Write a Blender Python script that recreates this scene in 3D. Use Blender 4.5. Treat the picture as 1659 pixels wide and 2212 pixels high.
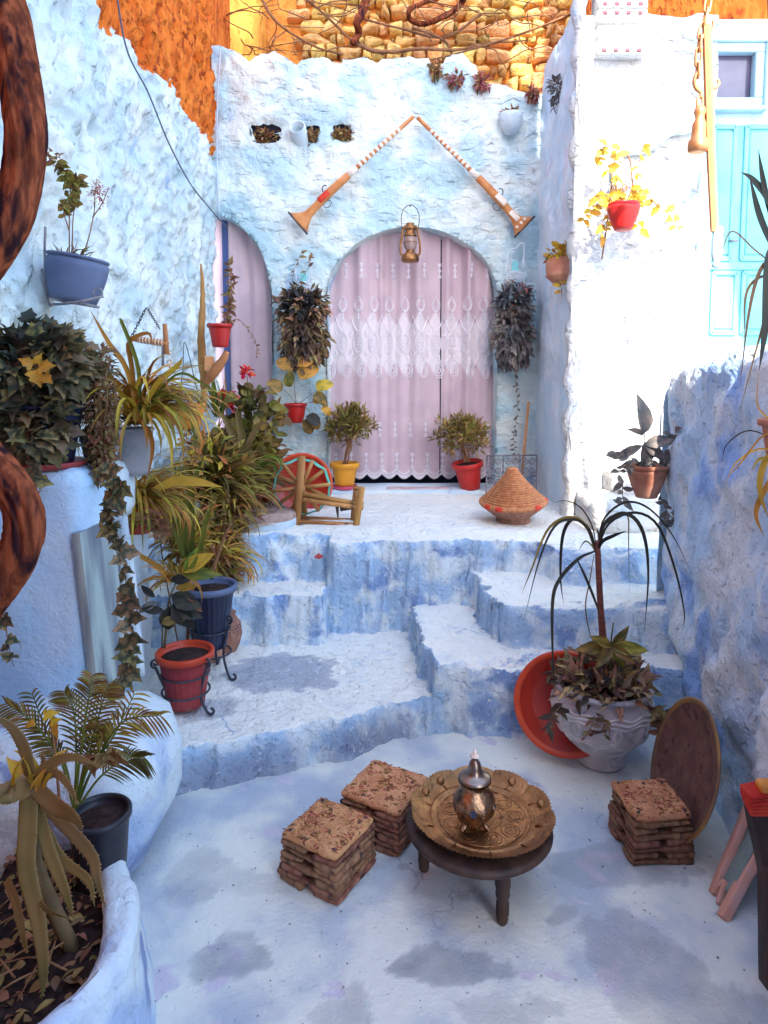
import bpy, math, random
import numpy as np
from mathutils import Vector, Matrix
PI = math.pi
for _o in list(bpy.data.objects): bpy.data.objects.remove(_o)
SC = bpy.context.scene
COL = SC.collection

# ------------------------------------------------------------------ camera
FPX = 1450.0; PITCH = math.radians(5); PX = 829.5; PY = 810 + FPX*math.tan(PITCH); EYE = 1.7
cd = bpy.data.cameras.new('camera'); cam = bpy.data.objects.new('camera', cd); COL.objects.link(cam)
cd.sensor_fit = 'VERTICAL'; cd.sensor_height = 24.0; cd.lens = FPX/2212*24.0
cd.shift_y = -(1106-PY)/2212; cd.clip_start = 0.05; cd.clip_end = 500
cam.location = (0, 0, EYE); cam.rotation_euler = (PI/2-PITCH, 0, 0)
SC.camera = cam
# ------------------------------------------------------------------ light
SUN_EL = math.radians(38); SUN_AZ = math.radians(.5)      # the sun stands behind the viewer, a little to the right
to_sun = Vector((math.sin(SUN_AZ)*math.cos(SUN_EL), -math.cos(SUN_AZ)*math.cos(SUN_EL), math.sin(SUN_EL)))
W = bpy.data.worlds.new('World'); SC.world = W; W.use_nodes = True
nt = W.node_tree; nt.nodes.clear()
sky = nt.nodes.new('ShaderNodeTexSky'); sky.sky_type = 'NISHITA'; sky.sun_disc = False
sky.sun_elevation = SUN_EL; sky.sun_rotation = PI - SUN_AZ; sky.air_density = 1.0; sky.dust_density = 1.6; sky.ozone_density = 1.0
bg = nt.nodes.new('ShaderNodeBackground'); bg.inputs[1].default_value = 0.15
wo = nt.nodes.new('ShaderNodeOutputWorld')
nt.links.new(sky.outputs[0], bg.inputs[0]); nt.links.new(bg.outputs[0], wo.inputs[0])
sl = bpy.data.lights.new('sun', 'SUN'); sl.energy = 2.0; sl.angle = math.radians(0.5); sl.color = (1.0, .93, .82)
so = bpy.data.objects.new('sun', sl); COL.objects.link(so); so.location = to_sun*20
so.rotation_euler = (-to_sun).to_track_quat('-Z', 'Y').to_euler()
SC.view_settings.view_transform = 'Standard'; SC.view_settings.look = 'None'
SC.view_settings.exposure = 2.58; SC.view_settings.gamma = 1.0; SC.view_settings.use_curve_mapping = False
SC.cycles.max_bounces = 6; SC.cycles.diffuse_bounces = 4; SC.cycles.glossy_bounces = 2; SC.cycles.transparent_max_bounces = 6
SC.cycles.caustics_reflective = False; SC.cycles.caustics_refractive = False

# ------------------------------------------------------------------ pixel helpers (points at real depth)
def ray(u, v):
    a = (u-PX)/FPX; b = -(v-PY)/FPX
    return np.array([a, math.cos(PITCH)+b*math.sin(PITCH), -math.sin(PITCH)+b*math.cos(PITCH)])
CAM0 = np.array([0, 0, EYE])
def at(u, v, y): r = ray(u, v); return CAM0 + r*(y/r[1])
def on(u, v, z=0.0): r = ray(u, v); return CAM0 + r*((z-EYE)/r[2])
def onpl(u, v, p0, n):
    r = ray(u, v); n = np.array(n, float); return CAM0 + r*(np.dot(np.array(p0)-CAM0, n)/np.dot(r, n))
LW0 = np.array([-1.45, 5.9, 0]); LW1 = np.array([-1.64, 2.0, 0])
LWD = (LW1-LW0)/np.linalg.norm(LW1-LW0); LWN = np.array([-LWD[1], LWD[0], 0])     # into the courtyard
def lw(u, v, off=0.04): return onpl(u, v, LW0+LWN*off, LWN)
YB = 5.88
def bw(u, v, off=0.05): return at(u, v, YB-off)
YP = 4.74
def pw(u, v, off=0.05): return at(u, v, YP-off)
RW0 = np.array([1.49, 3.56, 0]); RW1 = np.array([1.27, 2.1, 0])
RWD = (RW1-RW0)/np.linalg.norm(RW1-RW0); RWN = np.array([RWD[1], -RWD[0], 0])
def rw(u, v, off=0.05): return onpl(u, v, RW0+RWN*off, RWN)
def mpp(y): return y/FPX*1.0      # metres per (photo/1.823) pixel at depth y

# ------------------------------------------------------------------ noise
def _h(ix, iy, iz, s):
    n = (ix.astype(np.int64)*374761393 + iy.astype(np.int64)*668265263 + iz.astype(np.int64)*2147483647 + s*974634777) & 0xffffffff
    n = ((n ^ (n >> 13))*1274126177) & 0xffffffff
    n = ((n ^ (n >> 16))*2246822519) & 0xffffffff
    return ((n ^ (n >> 15)) & 0xffffff)/float(0xffffff)
def vnoise(x, y, z=0.0, s=0):
    x, y, z = np.broadcast_arrays(np.asarray(x, float), np.asarray(y, float), np.asarray(z, float))
    i, j, k = np.floor(x), np.floor(y), np.floor(z); fx, fy, fz = x-i, y-j, z-k
    fx = fx*fx*(3-2*fx); fy = fy*fy*(3-2*fy); fz = fz*fz*(3-2*fz)
    r = 0
    for a in (0, 1):
        for b in (0, 1):
            for c in (0, 1):
                w = (fx if a else 1-fx)*(fy if b else 1-fy)*(fz if c else 1-fz)
                r = r + w*_h(i+a, j+b, k+c, s)
    return r*2-1
def fbm(x, y, z=0.0, s=0, o=4, g=.5):
    r = 0; a = 1.0; t = 0
    for q in range(o):
        r = r + a*vnoise(np.asarray(x)*2**q, np.asarray(y)*2**q, np.asarray(z)*2**q, s+q*17); t += a; a *= g
    return r/t
def sstep(a, b, x): t = np.clip((x-a)/(b-a), 0, 1); return t*t*(3-2*t)

# ------------------------------------------------------------------ mesh helpers
class MB:
    def __init__(s): s.V = []; s.F = []; s.n = 0
    def add(s, V, F):
        V = np.asarray(V, float).reshape(-1, 3); o = s.n
        s.V.append(V); s.F.extend([tuple(int(i)+o for i in f) for f in F]); s.n += len(V); return s
    def arr(s): return (np.concatenate(s.V) if s.V else np.zeros((0, 3))), s.F
def unit(v): v = np.asarray(v, float); return v/(np.linalg.norm(v)+1e-12)
def frames(P):
    P = np.asarray(P, float); T = np.gradient(P, axis=0); T = T/(np.linalg.norm(T, axis=1)[:, None]+1e-12)
    a = np.array([0, 0, 1.]) if abs(T[0][2]) < .9 else np.array([1., 0, 0])
    N = [unit(np.cross(T[0], a))]
    for i in range(1, len(P)):
        n = N[-1]-T[i]*np.dot(N[-1], T[i]); N.append(unit(n))
    N = np.array(N); return T, N, np.cross(T, N)
def smooth_path(P, n):
    P = np.asarray(P, float)
    if len(P) < 3:
        t = np.linspace(0, 1, n)[:, None]; return P[0]*(1-t)+P[-1]*t
    Q = np.vstack([2*P[0]-P[1], P, 2*P[-1]-P[-2]]); m = len(P)-1; out = []
    for t in np.linspace(0, m, n):
        i = min(int(t), m-1); f = t-i; a, b, c, d = Q[i], Q[i+1], Q[i+2], Q[i+3]
        out.append(.5*((2*b)+(-a+c)*f+(2*a-5*b+4*c-d)*f*f+(-a+3*b-3*c+d)*f**3))
    return np.array(out)
def tube(P, r, n=8, cap=True, rough=0.0, seed=0):
    P = np.asarray(P, float); m = len(P); R = np.broadcast_to(np.asarray(r, float), (m,))
    T, N, B = frames(P); th = np.linspace(0, 2*PI, n, endpoint=False)
    rr = R[:, None]*np.ones(n)
    if rough: rr = rr*(1+rough*vnoise(np.cos(th)[None]*2+P[:, :1]*25, np.sin(th)[None]*2+P[:, 1:2]*25, P[:, 2:]*25, seed))
    V = P[:, None]+rr[..., None]*(np.cos(th)[None, :, None]*N[:, None]+np.sin(th)[None, :, None]*B[:, None])
    F = [(i*n+j, i*n+(j+1) % n, (i+1)*n+(j+1) % n, (i+1)*n+j) for i in range(m-1) for j in range(n)]
    if cap: F += [tuple(range(n))[::-1], tuple((m-1)*n+j for j in range(n))]
    return V.reshape(-1, 3), F
def basis(z, x=None):
    z = unit(z); x = np.array([1., 0, 0]) if x is None else np.asarray(x, float)
    if abs(np.dot(unit(x), z)) > .97: x = np.array([0, 1., 0])
    x = unit(x-z*np.dot(x, z)); return np.stack([x, np.cross(z, x), z], 1)
def lathe(prof, c=(0, 0, 0), n=32, R=None, mod=None, cap=True):
    prof = np.asarray(prof, float); m = len(prof); th = np.linspace(0, 2*PI, n, endpoint=False)
    r = prof[:, :1]*np.ones((1, n))
    if mod is not None: r = mod(r, prof[:, 1:2]*np.ones((1, n)), th[None]*np.ones((m, 1)))
    V = np.stack([r*np.cos(th), r*np.sin(th), prof[:, 1:2]*np.ones((1, n))], -1).reshape(-1, 3)
    F = [(i*n+j, i*n+(j+1) % n, (i+1)*n+(j+1) % n, (i+1)*n+j) for i in range(m-1) for j in range(n)]
    if cap: F += [tuple(range(n))[::-1], tuple((m-1)*n+j for j in range(n))]
    if R is not None: V = V@np.asarray(R).T
    return V+np.asarray(c), F
def rbox(size, rad=.02, seg=(2, 2, 2), noise=0.0, ns=12.0, seed=0, c=(0, 0, 0), R=None, taper=0.0):
    sx, sy, sz = [q/2 for q in size]; idx = {}; V = []; F = []
    nx, ny, nz = seg
    def g(n, h):
        a = np.linspace(-h, h, n+1)
        r = min(rad, h*.98); inner = np.linspace(-h+r, h-r, max(n-1, 1)) if n > 2 else np.array([-h+r, h-r])
        return np.concatenate([[-h], inner, [h]])
    gx, gy, gz = g(nx, sx), g(ny, sy), g(nz, sz)
    def vid(p):
        k = tuple(np.round(p, 6))
        if k not in idx: idx[k] = len(V); V.append(p)
        return idx[k]
    for ax, (ga, gb, h) in enumerate(((gy, gz, sx), (gz, gx, sy), (gx, gy, sz))):
        for s in (-1, 1):
            for i in range(len(ga)-1):
                for j in range(len(gb)-1):
                    q = []
                    for (a, b) in ((ga[i], gb[j]), (ga[i+1], gb[j]), (ga[i+1], gb[j+1]), (ga[i], gb[j+1])):
                        p = [0, 0, 0]; p[ax] = s*h; p[(ax+1) % 3] = a; p[(ax+2) % 3] = b; q.append(vid(p))
                    F.append(tuple(q if s > 0 else q[::-1]))
    V = np.array(V); lim = np.array([sx, sy, sz])-np.minimum(rad, np.array([sx, sy, sz])*.98)
    I = np.clip(V, -lim, lim); D = V-I; L = np.linalg.norm(D, axis=1)[:, None]+1e-9
    V = I+D/L*np.minimum(rad, np.min([sx, sy, sz])*.98)
    if taper: V[:, :2] *= (1-taper*(V[:, 2:]+sz)/(2*sz))
    if noise:
        nn = D/L; V = V+nn*noise*fbm(V[:, 0]*ns+seed*3.1, V[:, 1]*ns, V[:, 2]*ns, seed, 3)[:, None]
    if R is not None: V = V@np.asarray(R).T
    return V+np.asarray(c), F
def rz(a): c, s = math.cos(a), math.sin(a); return np.array([[c, -s, 0], [s, c, 0], [0, 0, 1.]])
def rx(a): c, s = math.cos(a), math.sin(a); return np.array([[1, 0, 0], [0, c, -s], [0, s, c.real]], float)
def grid(nu, nv):
    i, j = np.meshgrid(np.arange(nu-1), np.arange(nv-1), indexing='ij'); a = (i*nv+j).ravel()
    return np.stack([a, a+nv, a+nv+1, a+1], 1)

# ------------------------------------------------------------------ objects
def mesh_of(name, V, F, mats, smooth=True, attr=None, fmat=None):
    me = bpy.data.meshes.new(name)
    if isinstance(F, np.ndarray):
        k = F.shape[1]; me.vertices.add(len(V)); me.vertices.foreach_set('co', np.asarray(V, np.float32).ravel())
        me.loops.add(F.size); me.loops.foreach_set('vertex_index', F.astype(np.int32).ravel())
        me.polygons.add(len(F)); me.polygons.foreach_set('loop_start', np.arange(0, F.size, k, dtype=np.int32))
        me.update(calc_edges=True); me.validate()
    else:
        me.from_pydata([tuple(v) for v in V], [], F); me.update()
    for m in (mats if isinstance(mats, (list, tuple)) else [mats]): me.materials.append(m)
    if smooth: me.polygons.foreach_set('use_smooth', [True]*len(me.polygons))
    if fmat is not None: me.polygons.foreach_set('material_index', np.asarray(fmat, np.int32))
    if attr:
        for k, v in attr.items():
            a = me.attributes.new(k, 'FLOAT', 'POINT'); a.data.foreach_set('value', np.asarray(v, np.float32))
    return me
def obj(name, geo, mat, parent=None, smooth=True, attr=None, fmat=None, label=None, kind=None):
    V, F = geo.arr() if isinstance(geo, MB) else geo
    V = np.asarray(V, float); c = (V.min(0)+V.max(0))/2; c[2] = V[:, 2].min()
    o = bpy.data.objects.new(name, mesh_of(name, V-c, F, mat, smooth, attr, fmat)); COL.objects.link(o)
    if parent is not None: o.parent = parent; o.location = Vector(c)-parent_loc(parent)
    else: o.location = c
    if label: o['label'] = label
    if kind: o['kind'] = kind
    return o
WL = {}
def parent_loc(p):
    l = Vector((0, 0, 0))
    while p is not None: l = l+p.location; p = p.parent
    return l
def thing(name, label, cat, loc, group=None):
    o = bpy.data.objects.new(name, None); COL.objects.link(o); o.location = Vector([float(q) for q in loc]); o.empty_display_size = .05
    o['label'] = label; o['category'] = cat
    if group: o['group'] = group
    return o
def tag(o, label, cat, group=None):
    o['label'] = label; o['category'] = cat
    if group: o['group'] = group
    return o
def inst(name, me, M, parent):
    o = bpy.data.objects.new(name, me); COL.objects.link(o); o.parent = parent
    M = Matrix([list(r) for r in M]); M.translation = M.translation-parent_loc(parent); o.matrix_local = M
    return o

# ------------------------------------------------------------------ materials
MATS = {}
def mat(name, c1, c2=None, scale=6.0, rough=.7, metal=0.0, bump=0.0, bscale=40.0, spec=.3, lo=.35, hi=.65, rnd=0.0, detail=5.0, stretch=None,
        c3=None, c3lo=.6, c3hi=.7, c3scale=3.0, trans=0.0, island=False, attr=None, attrc=None, bump2=0.0, b2scale=12.0, up=None, rvar=0.0, speck=None, crack=None, pit=0.0, pscale=26.0, pstretch=None):
    m = bpy.data.materials.new(name); MATS[name] = m; m.use_nodes = True; t = m.node_tree; N = t.nodes; L = t.links
    b = N['Principled BSDF']; b.inputs['Roughness'].default_value = rough; b.inputs['Metallic'].default_value = metal
    b.inputs['Specular IOR Level'].default_value = spec
    tc = N.new('ShaderNodeTexCoord'); src = tc.outputs['Object']
    if stretch:
        mp = N.new('ShaderNodeMapping'); mp.inputs['Scale'].default_value = stretch; L.new(src, mp.inputs[0]); src = mp.outputs[0]
    def noise(sc, det=detail, dist=0.0):
        n = N.new('ShaderNodeTexNoise'); n.inputs['Scale'].default_value = sc; n.inputs['Detail'].default_value = det
        n.inputs['Distortion'].default_value = dist; L.new(src, n.inputs['Vector']); return n.outputs['Fac']
    def remap(f, a, c):
        r = N.new('ShaderNodeMapRange'); r.interpolation_type = 'SMOOTHSTEP'; r.inputs[1].default_value = a; r.inputs[2].default_value = c; L.new(f, r.inputs[0]); return r.outputs[0]
    def mix(f, a, c, mode='MIX'):
        x = N.new('ShaderNodeMix'); x.data_type = 'RGBA'; x.blend_type = mode
        if isinstance(f, float): x.inputs[0].default_value = f
        else: L.new(f, x.inputs[0])
        for k, q in ((6, a), (7, c)):
            if isinstance(q, tuple): x.inputs[k].default_value = (*q, 1)
            else: L.new(q, x.inputs[k])
        return x.outputs[2]
    col = c1
    if c2: col = mix(remap(noise(scale), lo, hi), c1, c2)
    if c3: col = mix(remap(noise(c3scale, 6.0, .4), c3lo, c3hi), col, c3)
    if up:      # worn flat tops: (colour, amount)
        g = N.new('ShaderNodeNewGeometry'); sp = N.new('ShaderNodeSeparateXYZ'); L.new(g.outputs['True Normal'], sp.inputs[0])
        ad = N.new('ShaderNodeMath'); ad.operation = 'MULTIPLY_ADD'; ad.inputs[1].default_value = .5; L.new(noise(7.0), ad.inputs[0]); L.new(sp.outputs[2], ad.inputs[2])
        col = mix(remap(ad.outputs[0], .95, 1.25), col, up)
    if attr:
        a = N.new('ShaderNodeAttribute'); a.attribute_name = attr; col = mix(a.outputs['Fac'], col, attrc)
    if crack:
        dn = N.new('ShaderNodeTexNoise'); dn.inputs['Scale'].default_value = 5.0; dn.inputs['Detail'].default_value = 6.0; L.new(src, dn.inputs['Vector'])
        ma = N.new('ShaderNodeVectorMath'); ma.operation = 'MULTIPLY_ADD'; ma.inputs[1].default_value = (.35, .35, .35); L.new(dn.outputs['Color'], ma.inputs[0]); L.new(src, ma.inputs[2])
        vo = N.new('ShaderNodeTexVoronoi'); vo.feature = 'DISTANCE_TO_EDGE'; vo.inputs['Scale'].default_value = crack[0]; L.new(ma.outputs[0], vo.inputs['Vector'])
        m1 = N.new('ShaderNodeMath'); m1.operation = 'MULTIPLY'; L.new(remap(vo.outputs['Distance'], .012, .003), m1.inputs[0]); L.new(remap(noise(2.3, 2.0), .54, .62), m1.inputs[1]); col = mix(m1.outputs[0], col, crack[1])
    if speck:
        for (ssc, slo, shi, scol, samt) in speck:
            mm = N.new('ShaderNodeMath'); mm.operation = 'MULTIPLY'; mm.inputs[1].default_value = samt; L.new(remap(noise(ssc, 3.0), slo, shi), mm.inputs[0]); col = mix(mm.outputs[0], col, scol)
    if rnd or island:
        if island: r = N.new('ShaderNodeNewGeometry').outputs['Random Per Island']
        else: r = N.new('ShaderNodeObjectInfo').outputs['Random']
        hs = N.new('ShaderNodeHueSaturation'); L.new(col, hs.inputs['Color']) if not isinstance(col, tuple) else hs.inputs['Color'].__setattr__('default_value', (*col, 1))
        mr = N.new('ShaderNodeMapRange'); mr.inputs[3].default_value = 1-rnd; mr.inputs[4].default_value = 1+rnd; L.new(r, mr.inputs[0]); L.new(mr.outputs[0], hs.inputs['Value'])
        mh = N.new('ShaderNodeMath'); mh.operation = 'MULTIPLY'; mh.inputs[1].default_value = 7.13; L.new(r, mh.inputs[0])
        mf = N.new('ShaderNodeMath'); mf.operation = 'FRACT'; L.new(mh.outputs[0], mf.inputs[0])
        m2 = N.new('ShaderNodeMapRange'); m2.inputs[3].default_value = .5-.05*min(1, rnd*2.2); m2.inputs[4].default_value = .5+.05*min(1, rnd*2.2); L.new(mf.outputs[0], m2.inputs[0]); L.new(m2.outputs[0], hs.inputs['Hue'])
        col = hs.outputs[0]
    if isinstance(col, tuple): b.inputs['Base Color'].default_value = (*col, 1)
    else: L.new(col, b.inputs['Base Color'])
    if rvar:
        rr = N.new('ShaderNodeMapRange'); rr.inputs[3].default_value = max(.05, rough-rvar); rr.inputs[4].default_value = min(1, rough+rvar); L.new(noise(scale*1.7), rr.inputs[0]); L.new(rr.outputs[0], b.inputs['Roughness'])
    if bump:
        bn = N.new('ShaderNodeBump'); bn.inputs['Strength'].default_value = 1.0; bn.inputs['Distance'].default_value = bump; L.new(noise(bscale, 6.0), bn.inputs['Height'])
        if bump2:
            b2 = N.new('ShaderNodeBump'); b2.inputs['Strength'].default_value = 1.0; b2.inputs['Distance'].default_value = bump2; L.new(noise(b2scale, 4.0, .6), b2.inputs['Height']); L.new(b2.outputs[0], bn.inputs['Normal'])
        last = bn.outputs[0]
        if pit:
            pb = N.new('ShaderNodeBump'); pb.invert = True; pb.inputs['Strength'].default_value = 1.0; pb.inputs['Distance'].default_value = pit
            pn = N.new('ShaderNodeTexNoise'); pn.inputs['Scale'].default_value = pscale; pn.inputs['Detail'].default_value = 5.0; pn.inputs['Distortion'].default_value = .2
            if pstretch:
                pm = N.new('ShaderNodeMapping'); pm.inputs['Scale'].default_value = pstretch; pm.inputs['Rotation'].default_value = (.5, .4, 0); L.new(tc.outputs['Object'], pm.inputs[0]); L.new(pm.outputs[0], pn.inputs['Vector'])
            else: L.new(tc.outputs['Object'], pn.inputs['Vector'])
            L.new(remap(pn.outputs['Fac'], .54, .72), pb.inputs['Height']); L.new(last, pb.inputs['Normal']); last = pb.outputs[0]
        L.new(last, b.inputs['Normal'])
    if trans:
        tr = N.new('ShaderNodeBsdfTranslucent'); ms = N.new('ShaderNodeMixShader'); ms.inputs[0].default_value = trans
        if isinstance(col, tuple): tr.inputs[0].default_value = (*col, 1)
        else: L.new(col, tr.inputs[0])
        L.new(b.outputs[0], ms.inputs[1]); L.new(tr.outputs[0], ms.inputs[2]); L.new(ms.outputs[0], N['Material Output'].inputs['Surface'])
    return m
M = MATS
SPK = [(85, .62, .68, (.80, .82, .84), .55), (70, .64, .70, (.16, .20, .30), .45)]
mat('plaster', (.48, .66, .72), (.76, .82, .78), scale=2.6, rough=.9, bump=.006, bscale=60, bump2=.022, b2scale=13, detail=9.0, lo=.40, hi=.60, c3=(.36, .52, .70), c3scale=2.2, c3lo=.60, c3hi=.70, pit=.010, pscale=17, pstretch=(.55, 1, 1.3), speck=[(60, .66, .72, (.2, .3, .46), .4)])
mat('plaster_left', (.52, .64, .68), (.76, .80, .76), scale=2.4, rough=.9, bump=.007, bscale=60, detail=9.0, c3=(.38, .52, .70), c3scale=3.0, c3lo=.62, c3hi=.72, pit=.014, pscale=15, pstretch=(1, .9, .55))
mat('orange_render', (.70, .14, .014), (.82, .22, .03), scale=14, rough=.95, bump=.014, bscale=42, bump2=.022, b2scale=12, detail=8.0, c3=(.40, .065, .012), c3scale=17, c3lo=.56, c3hi=.64, stretch=(1, 1, .45), pit=.02, pscale=24, pstretch=(1, 1, .5))
mat('ochre_render', (.84, .42, .07), (.70, .26, .04), scale=9, rough=.95, bump=.012, bscale=40, stretch=(1, 1, .4), detail=8.0, pit=.02, pscale=16, pstretch=(1, 1, .4))
mat('white_plaster', (.62, .59, .55), (.54, .58, .60), scale=3.5, rough=.9, bump=.010, bscale=45, bump2=.018, b2scale=12, detail=9.0, c3=(.44, .55, .64), c3scale=5.0, c3lo=.64, c3hi=.69, pit=.014, pscale=14, pstretch=(.6, 1, 1.4))
mat('deep_blue_plaster', (.50, .69, .88), (.76, .83, .86), scale=3.4, rough=.9, bump=.007, bscale=60, bump2=.022, b2scale=10, detail=9.0, lo=.40, hi=.62, c3=(.28, .47, .84), c3scale=2.4, c3lo=.52, c3hi=.66, pit=.008, pscale=24, speck=SPK)
mat('ledge_plaster', (.42, .66, .90), (.58, .75, .90), scale=2.5, rough=.85, bump=.005, bscale=60, bump2=.008, b2scale=10, detail=8.0, c3=(.62, .72, .82), c3scale=2.4, c3lo=.60, c3hi=.74, pit=.003, pscale=30, speck=[(60, .66, .70, (.7, .74, .8), .4)])
mat('pale_plaster', (.68, .76, .78), (.52, .64, .74), scale=3.5, rough=.85, bump=.005, bscale=50, detail=8.0, c3=(.40, .44, .54), c3scale=5, c3lo=.64, c3hi=.70, pit=.003, pscale=26)
mat('floor', (.76, .77, .68), (.44, .50, .56), scale=2.4, rough=.75, bump=.004, bscale=80, bump2=.008, b2scale=9, detail=12.0, lo=.42, hi=.62, c3=(.60, .56, .62), c3scale=4.5, c3lo=.62, c3hi=.66, attr='stain_shade', attrc=(.25, .265, .29), rvar=.2, crack=(1.5, (.34, .37, .42)), speck=[(150, .66, .72, (.85, .86, .86), .4), (60, .70, .74, (.08, .09, .14), .5)], pit=.0012, pscale=40)
mat('steps', (.36, .52, .70), (.68, .76, .78), scale=5.5, rough=.85, bump=.008, bscale=55, bump2=.024, b2scale=12, detail=10.0, lo=.44, hi=.58, c3=(.20, .31, .53), c3scale=5.0, c3lo=.54, c3hi=.68, up=(.85, .84, .76), attr='stain_shade', attrc=(.27, .31, .40), crack=(1.9, (.40, .46, .56)), speck=[(40, .62, .68, (.82, .84, .85), .4), (60, .67, .72, (.12, .17, .32), .4)], pit=.005, pscale=30)
mat('bench_plaster', (.66, .76, .80), (.40, .52, .72), scale=3.0, rough=.85, bump=.006, bscale=50, bump2=.014, b2scale=9, detail=10.0, lo=.46, hi=.60, c3=(.26, .34, .54), c3scale=4.5, c3lo=.62, c3hi=.68, pit=.004, pscale=22, speck=[(60, .66, .70, (.2, .24, .34), .3)])
mat('ground', (.35, .37, .45), (.30, .32, .4), scale=2, rough=.9)
mat('sun_blocker', (.60, .66, .76), (.52, .60, .72), scale=.5, rough=.9)
mat('dark_room', (.03, .035, .06), rough=.9)
mat('stone', (.82, .42, .11), (.88, .58, .24), scale=5, rough=.9, bump=.03, bscale=12, rnd=.22, detail=8.0, c3=(.60, .28, .10), c3scale=9, c3lo=.6, c3hi=.75)
mat('mortar', (.56, .19, .035), (.70, .30, .06), scale=8, rough=.95, bump=.03, bscale=20)
mat('hollow_brick', (.52, .20, .13), (.60, .28, .18), scale=12, rough=.9, bump=.003, bscale=90)

# ------------------------------------------------------------------ the setting: ground, courtyard floor, steps and terrace
def struct(o, label): o['kind'] = 'structure'; o['label'] = label; return o
struct(obj('ground', ([(-60, -60, -.06), (60, -60, -.06), (60, 90, -.06), (-60, 90, -.06)], [(0, 1, 2, 3)]), M['ground']), 'plain ground around the courtyard')
def stainmap(X, Y, blobs, s):
    w = fbm(X*6, Y*6, 0, s, 5, .6)*.12; w2 = fbm(X*3.3, Y*3.3, 4, s+5, 5, .6)*.12; r = np.zeros_like(X)
    for (x, y, a, b, k) in blobs:
        d = np.sqrt(((X-x+w*.8)/a)**2+((Y-y+w2*.8)/b)**2)+w*4.5+w2*3; d = d+.10*fbm(X*22, Y*22, 2, s+9, 3); r = np.maximum(r, k*(.75+.25*sstep(1.0, .55, d))*sstep(1.03, .95, d))
    return r
xs = np.arange(-1.75, 2.0, .0125); ys = np.arange(.9, 3.75, .0125); X, Y = np.meshgrid(xs, ys, indexing='ij')
Zg = .006*fbm(X*1.7, Y*1.7, 0, 3, 5)+.0012*vnoise(X*40, Y*40, 0, 5)
bl = []
for (u, v, a, b, k) in ((960, 2085, .17, .065, .8), (480, 2070, .10, .09, .6), (1200, 1990, .05, .03, .5), (1330, 1880, .22, .10, .55), (1400, 2080, .16, .14, .6), (1520, 2190, .2, .14, .5), (760, 2180, .12, .07, .5), (420, 1900, .10, .14, .4), (600, 1900, .3, .06, .3), (1080, 2180, .12, .05, .4)):
    p = on(u, v); bl.append((p[0], p[1], a, b, k))
st = stainmap(X, Y, bl, 11)*(.82+.18*fbm(X*14, Y*14, 0, 4, 4)*2)
struct(obj('courtyard_floor', (np.stack([X, Y, Zg], -1).reshape(-1, 3), grid(*X.shape)), M['floor'], attr={'stain_shade': st.ravel()}), 'worn blue and lilac painted courtyard floor')
xs = np.arange(-1.72, 2.3, .0125); ys = np.arange(2.2, 6.1, .0115); X, Y = np.meshgrid(xs, ys, indexing='ij')
nx = fbm(X*6, Y*6, 1, 21, 5, .6)*.075; ny = fbm(X*6, Y*6, 9, 33, 5, .6)*.08
x_, y_ = X+nx, Y+ny; wd = .016
S = lambda t, w=wd: sstep(-w, w, t)
f1 = np.interp(X, [-1.8, -.81, -.4, .04, .19, .65, 1.6, 2.4], [2.28, 2.6, 2.77, 2.98, 3.06, 3.16, 3.5, 3.6])
hh = .17*S(y_-f1, .03)
hh = np.maximum(hh, np.where(x_ < -.2, .44*S(-.335-x_)*S(y_-3.69, .035), 0))
hh = np.maximum(hh, .33*S(x_-(.165+(3.98-Y)*.054))*S(y_-3.06, .03))
hh = np.maximum(hh, .52*S(x_-(.455+(4.17-Y)*.184))*sstep(3.16, 3.36, y_))
hh = np.maximum(hh, .70*S(x_-(.82+(4.2-Y)*.31))*sstep(3.34, 3.86, y_))
ft = np.where(X < -.335, 4.10, 3.93); hh = np.maximum(hh, np.where(X < -.335, .44+.26*sstep(3.98, 4.16, y_), 0.70*S(y_-ft, .04))*(y_ > 3.72))
hh = np.where((X < -.335) & (y_ <= 3.72), np.maximum(.17*S(y_-f1, .03), .44*S(y_-3.69, .035)*S(-.335-x_)), hh)
hh = hh-.03*(1-S(y_-f1, .03))
edge = np.gradient(hh, axis=1)**2+np.gradient(hh, axis=0)**2
hh = hh+.016*fbm(X*3, Y*3, 0, 8, 4)+.007*fbm(X*16, Y*16, 0, 2, 4)+np.clip(edge*400, 0, 1)*.045*fbm(X*14, Y*22, hh*9, 5, 3)
bl = [(on(600, 1440, .17)[0], 3.35, .28, .2, .75), (on(480, 1500, .17)[0], 3.0, .22, .12, .5), (.55, 4.5, .0, .0, 0)]
st = stainmap(X, Y, bl[:2], 19); shade_paint = sstep(.09, .03, np.abs(Y-f1+.01))*sstep(.16, .06, hh)*sstep(-.45, .15, fbm(X*5, Y*5, 3, 77, 4)); st = np.maximum(st, .9*shade_paint)  # foot of first riser darkened: its shade and dark paint, put into the colour
struct(obj('steps', (np.stack([X, Y, hh], -1).reshape(-1, 3), grid(*X.shape)), M['steps'], attr={'stain_shade': st.ravel()}), 'worn light blue plaster steps and terrace')

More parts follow.
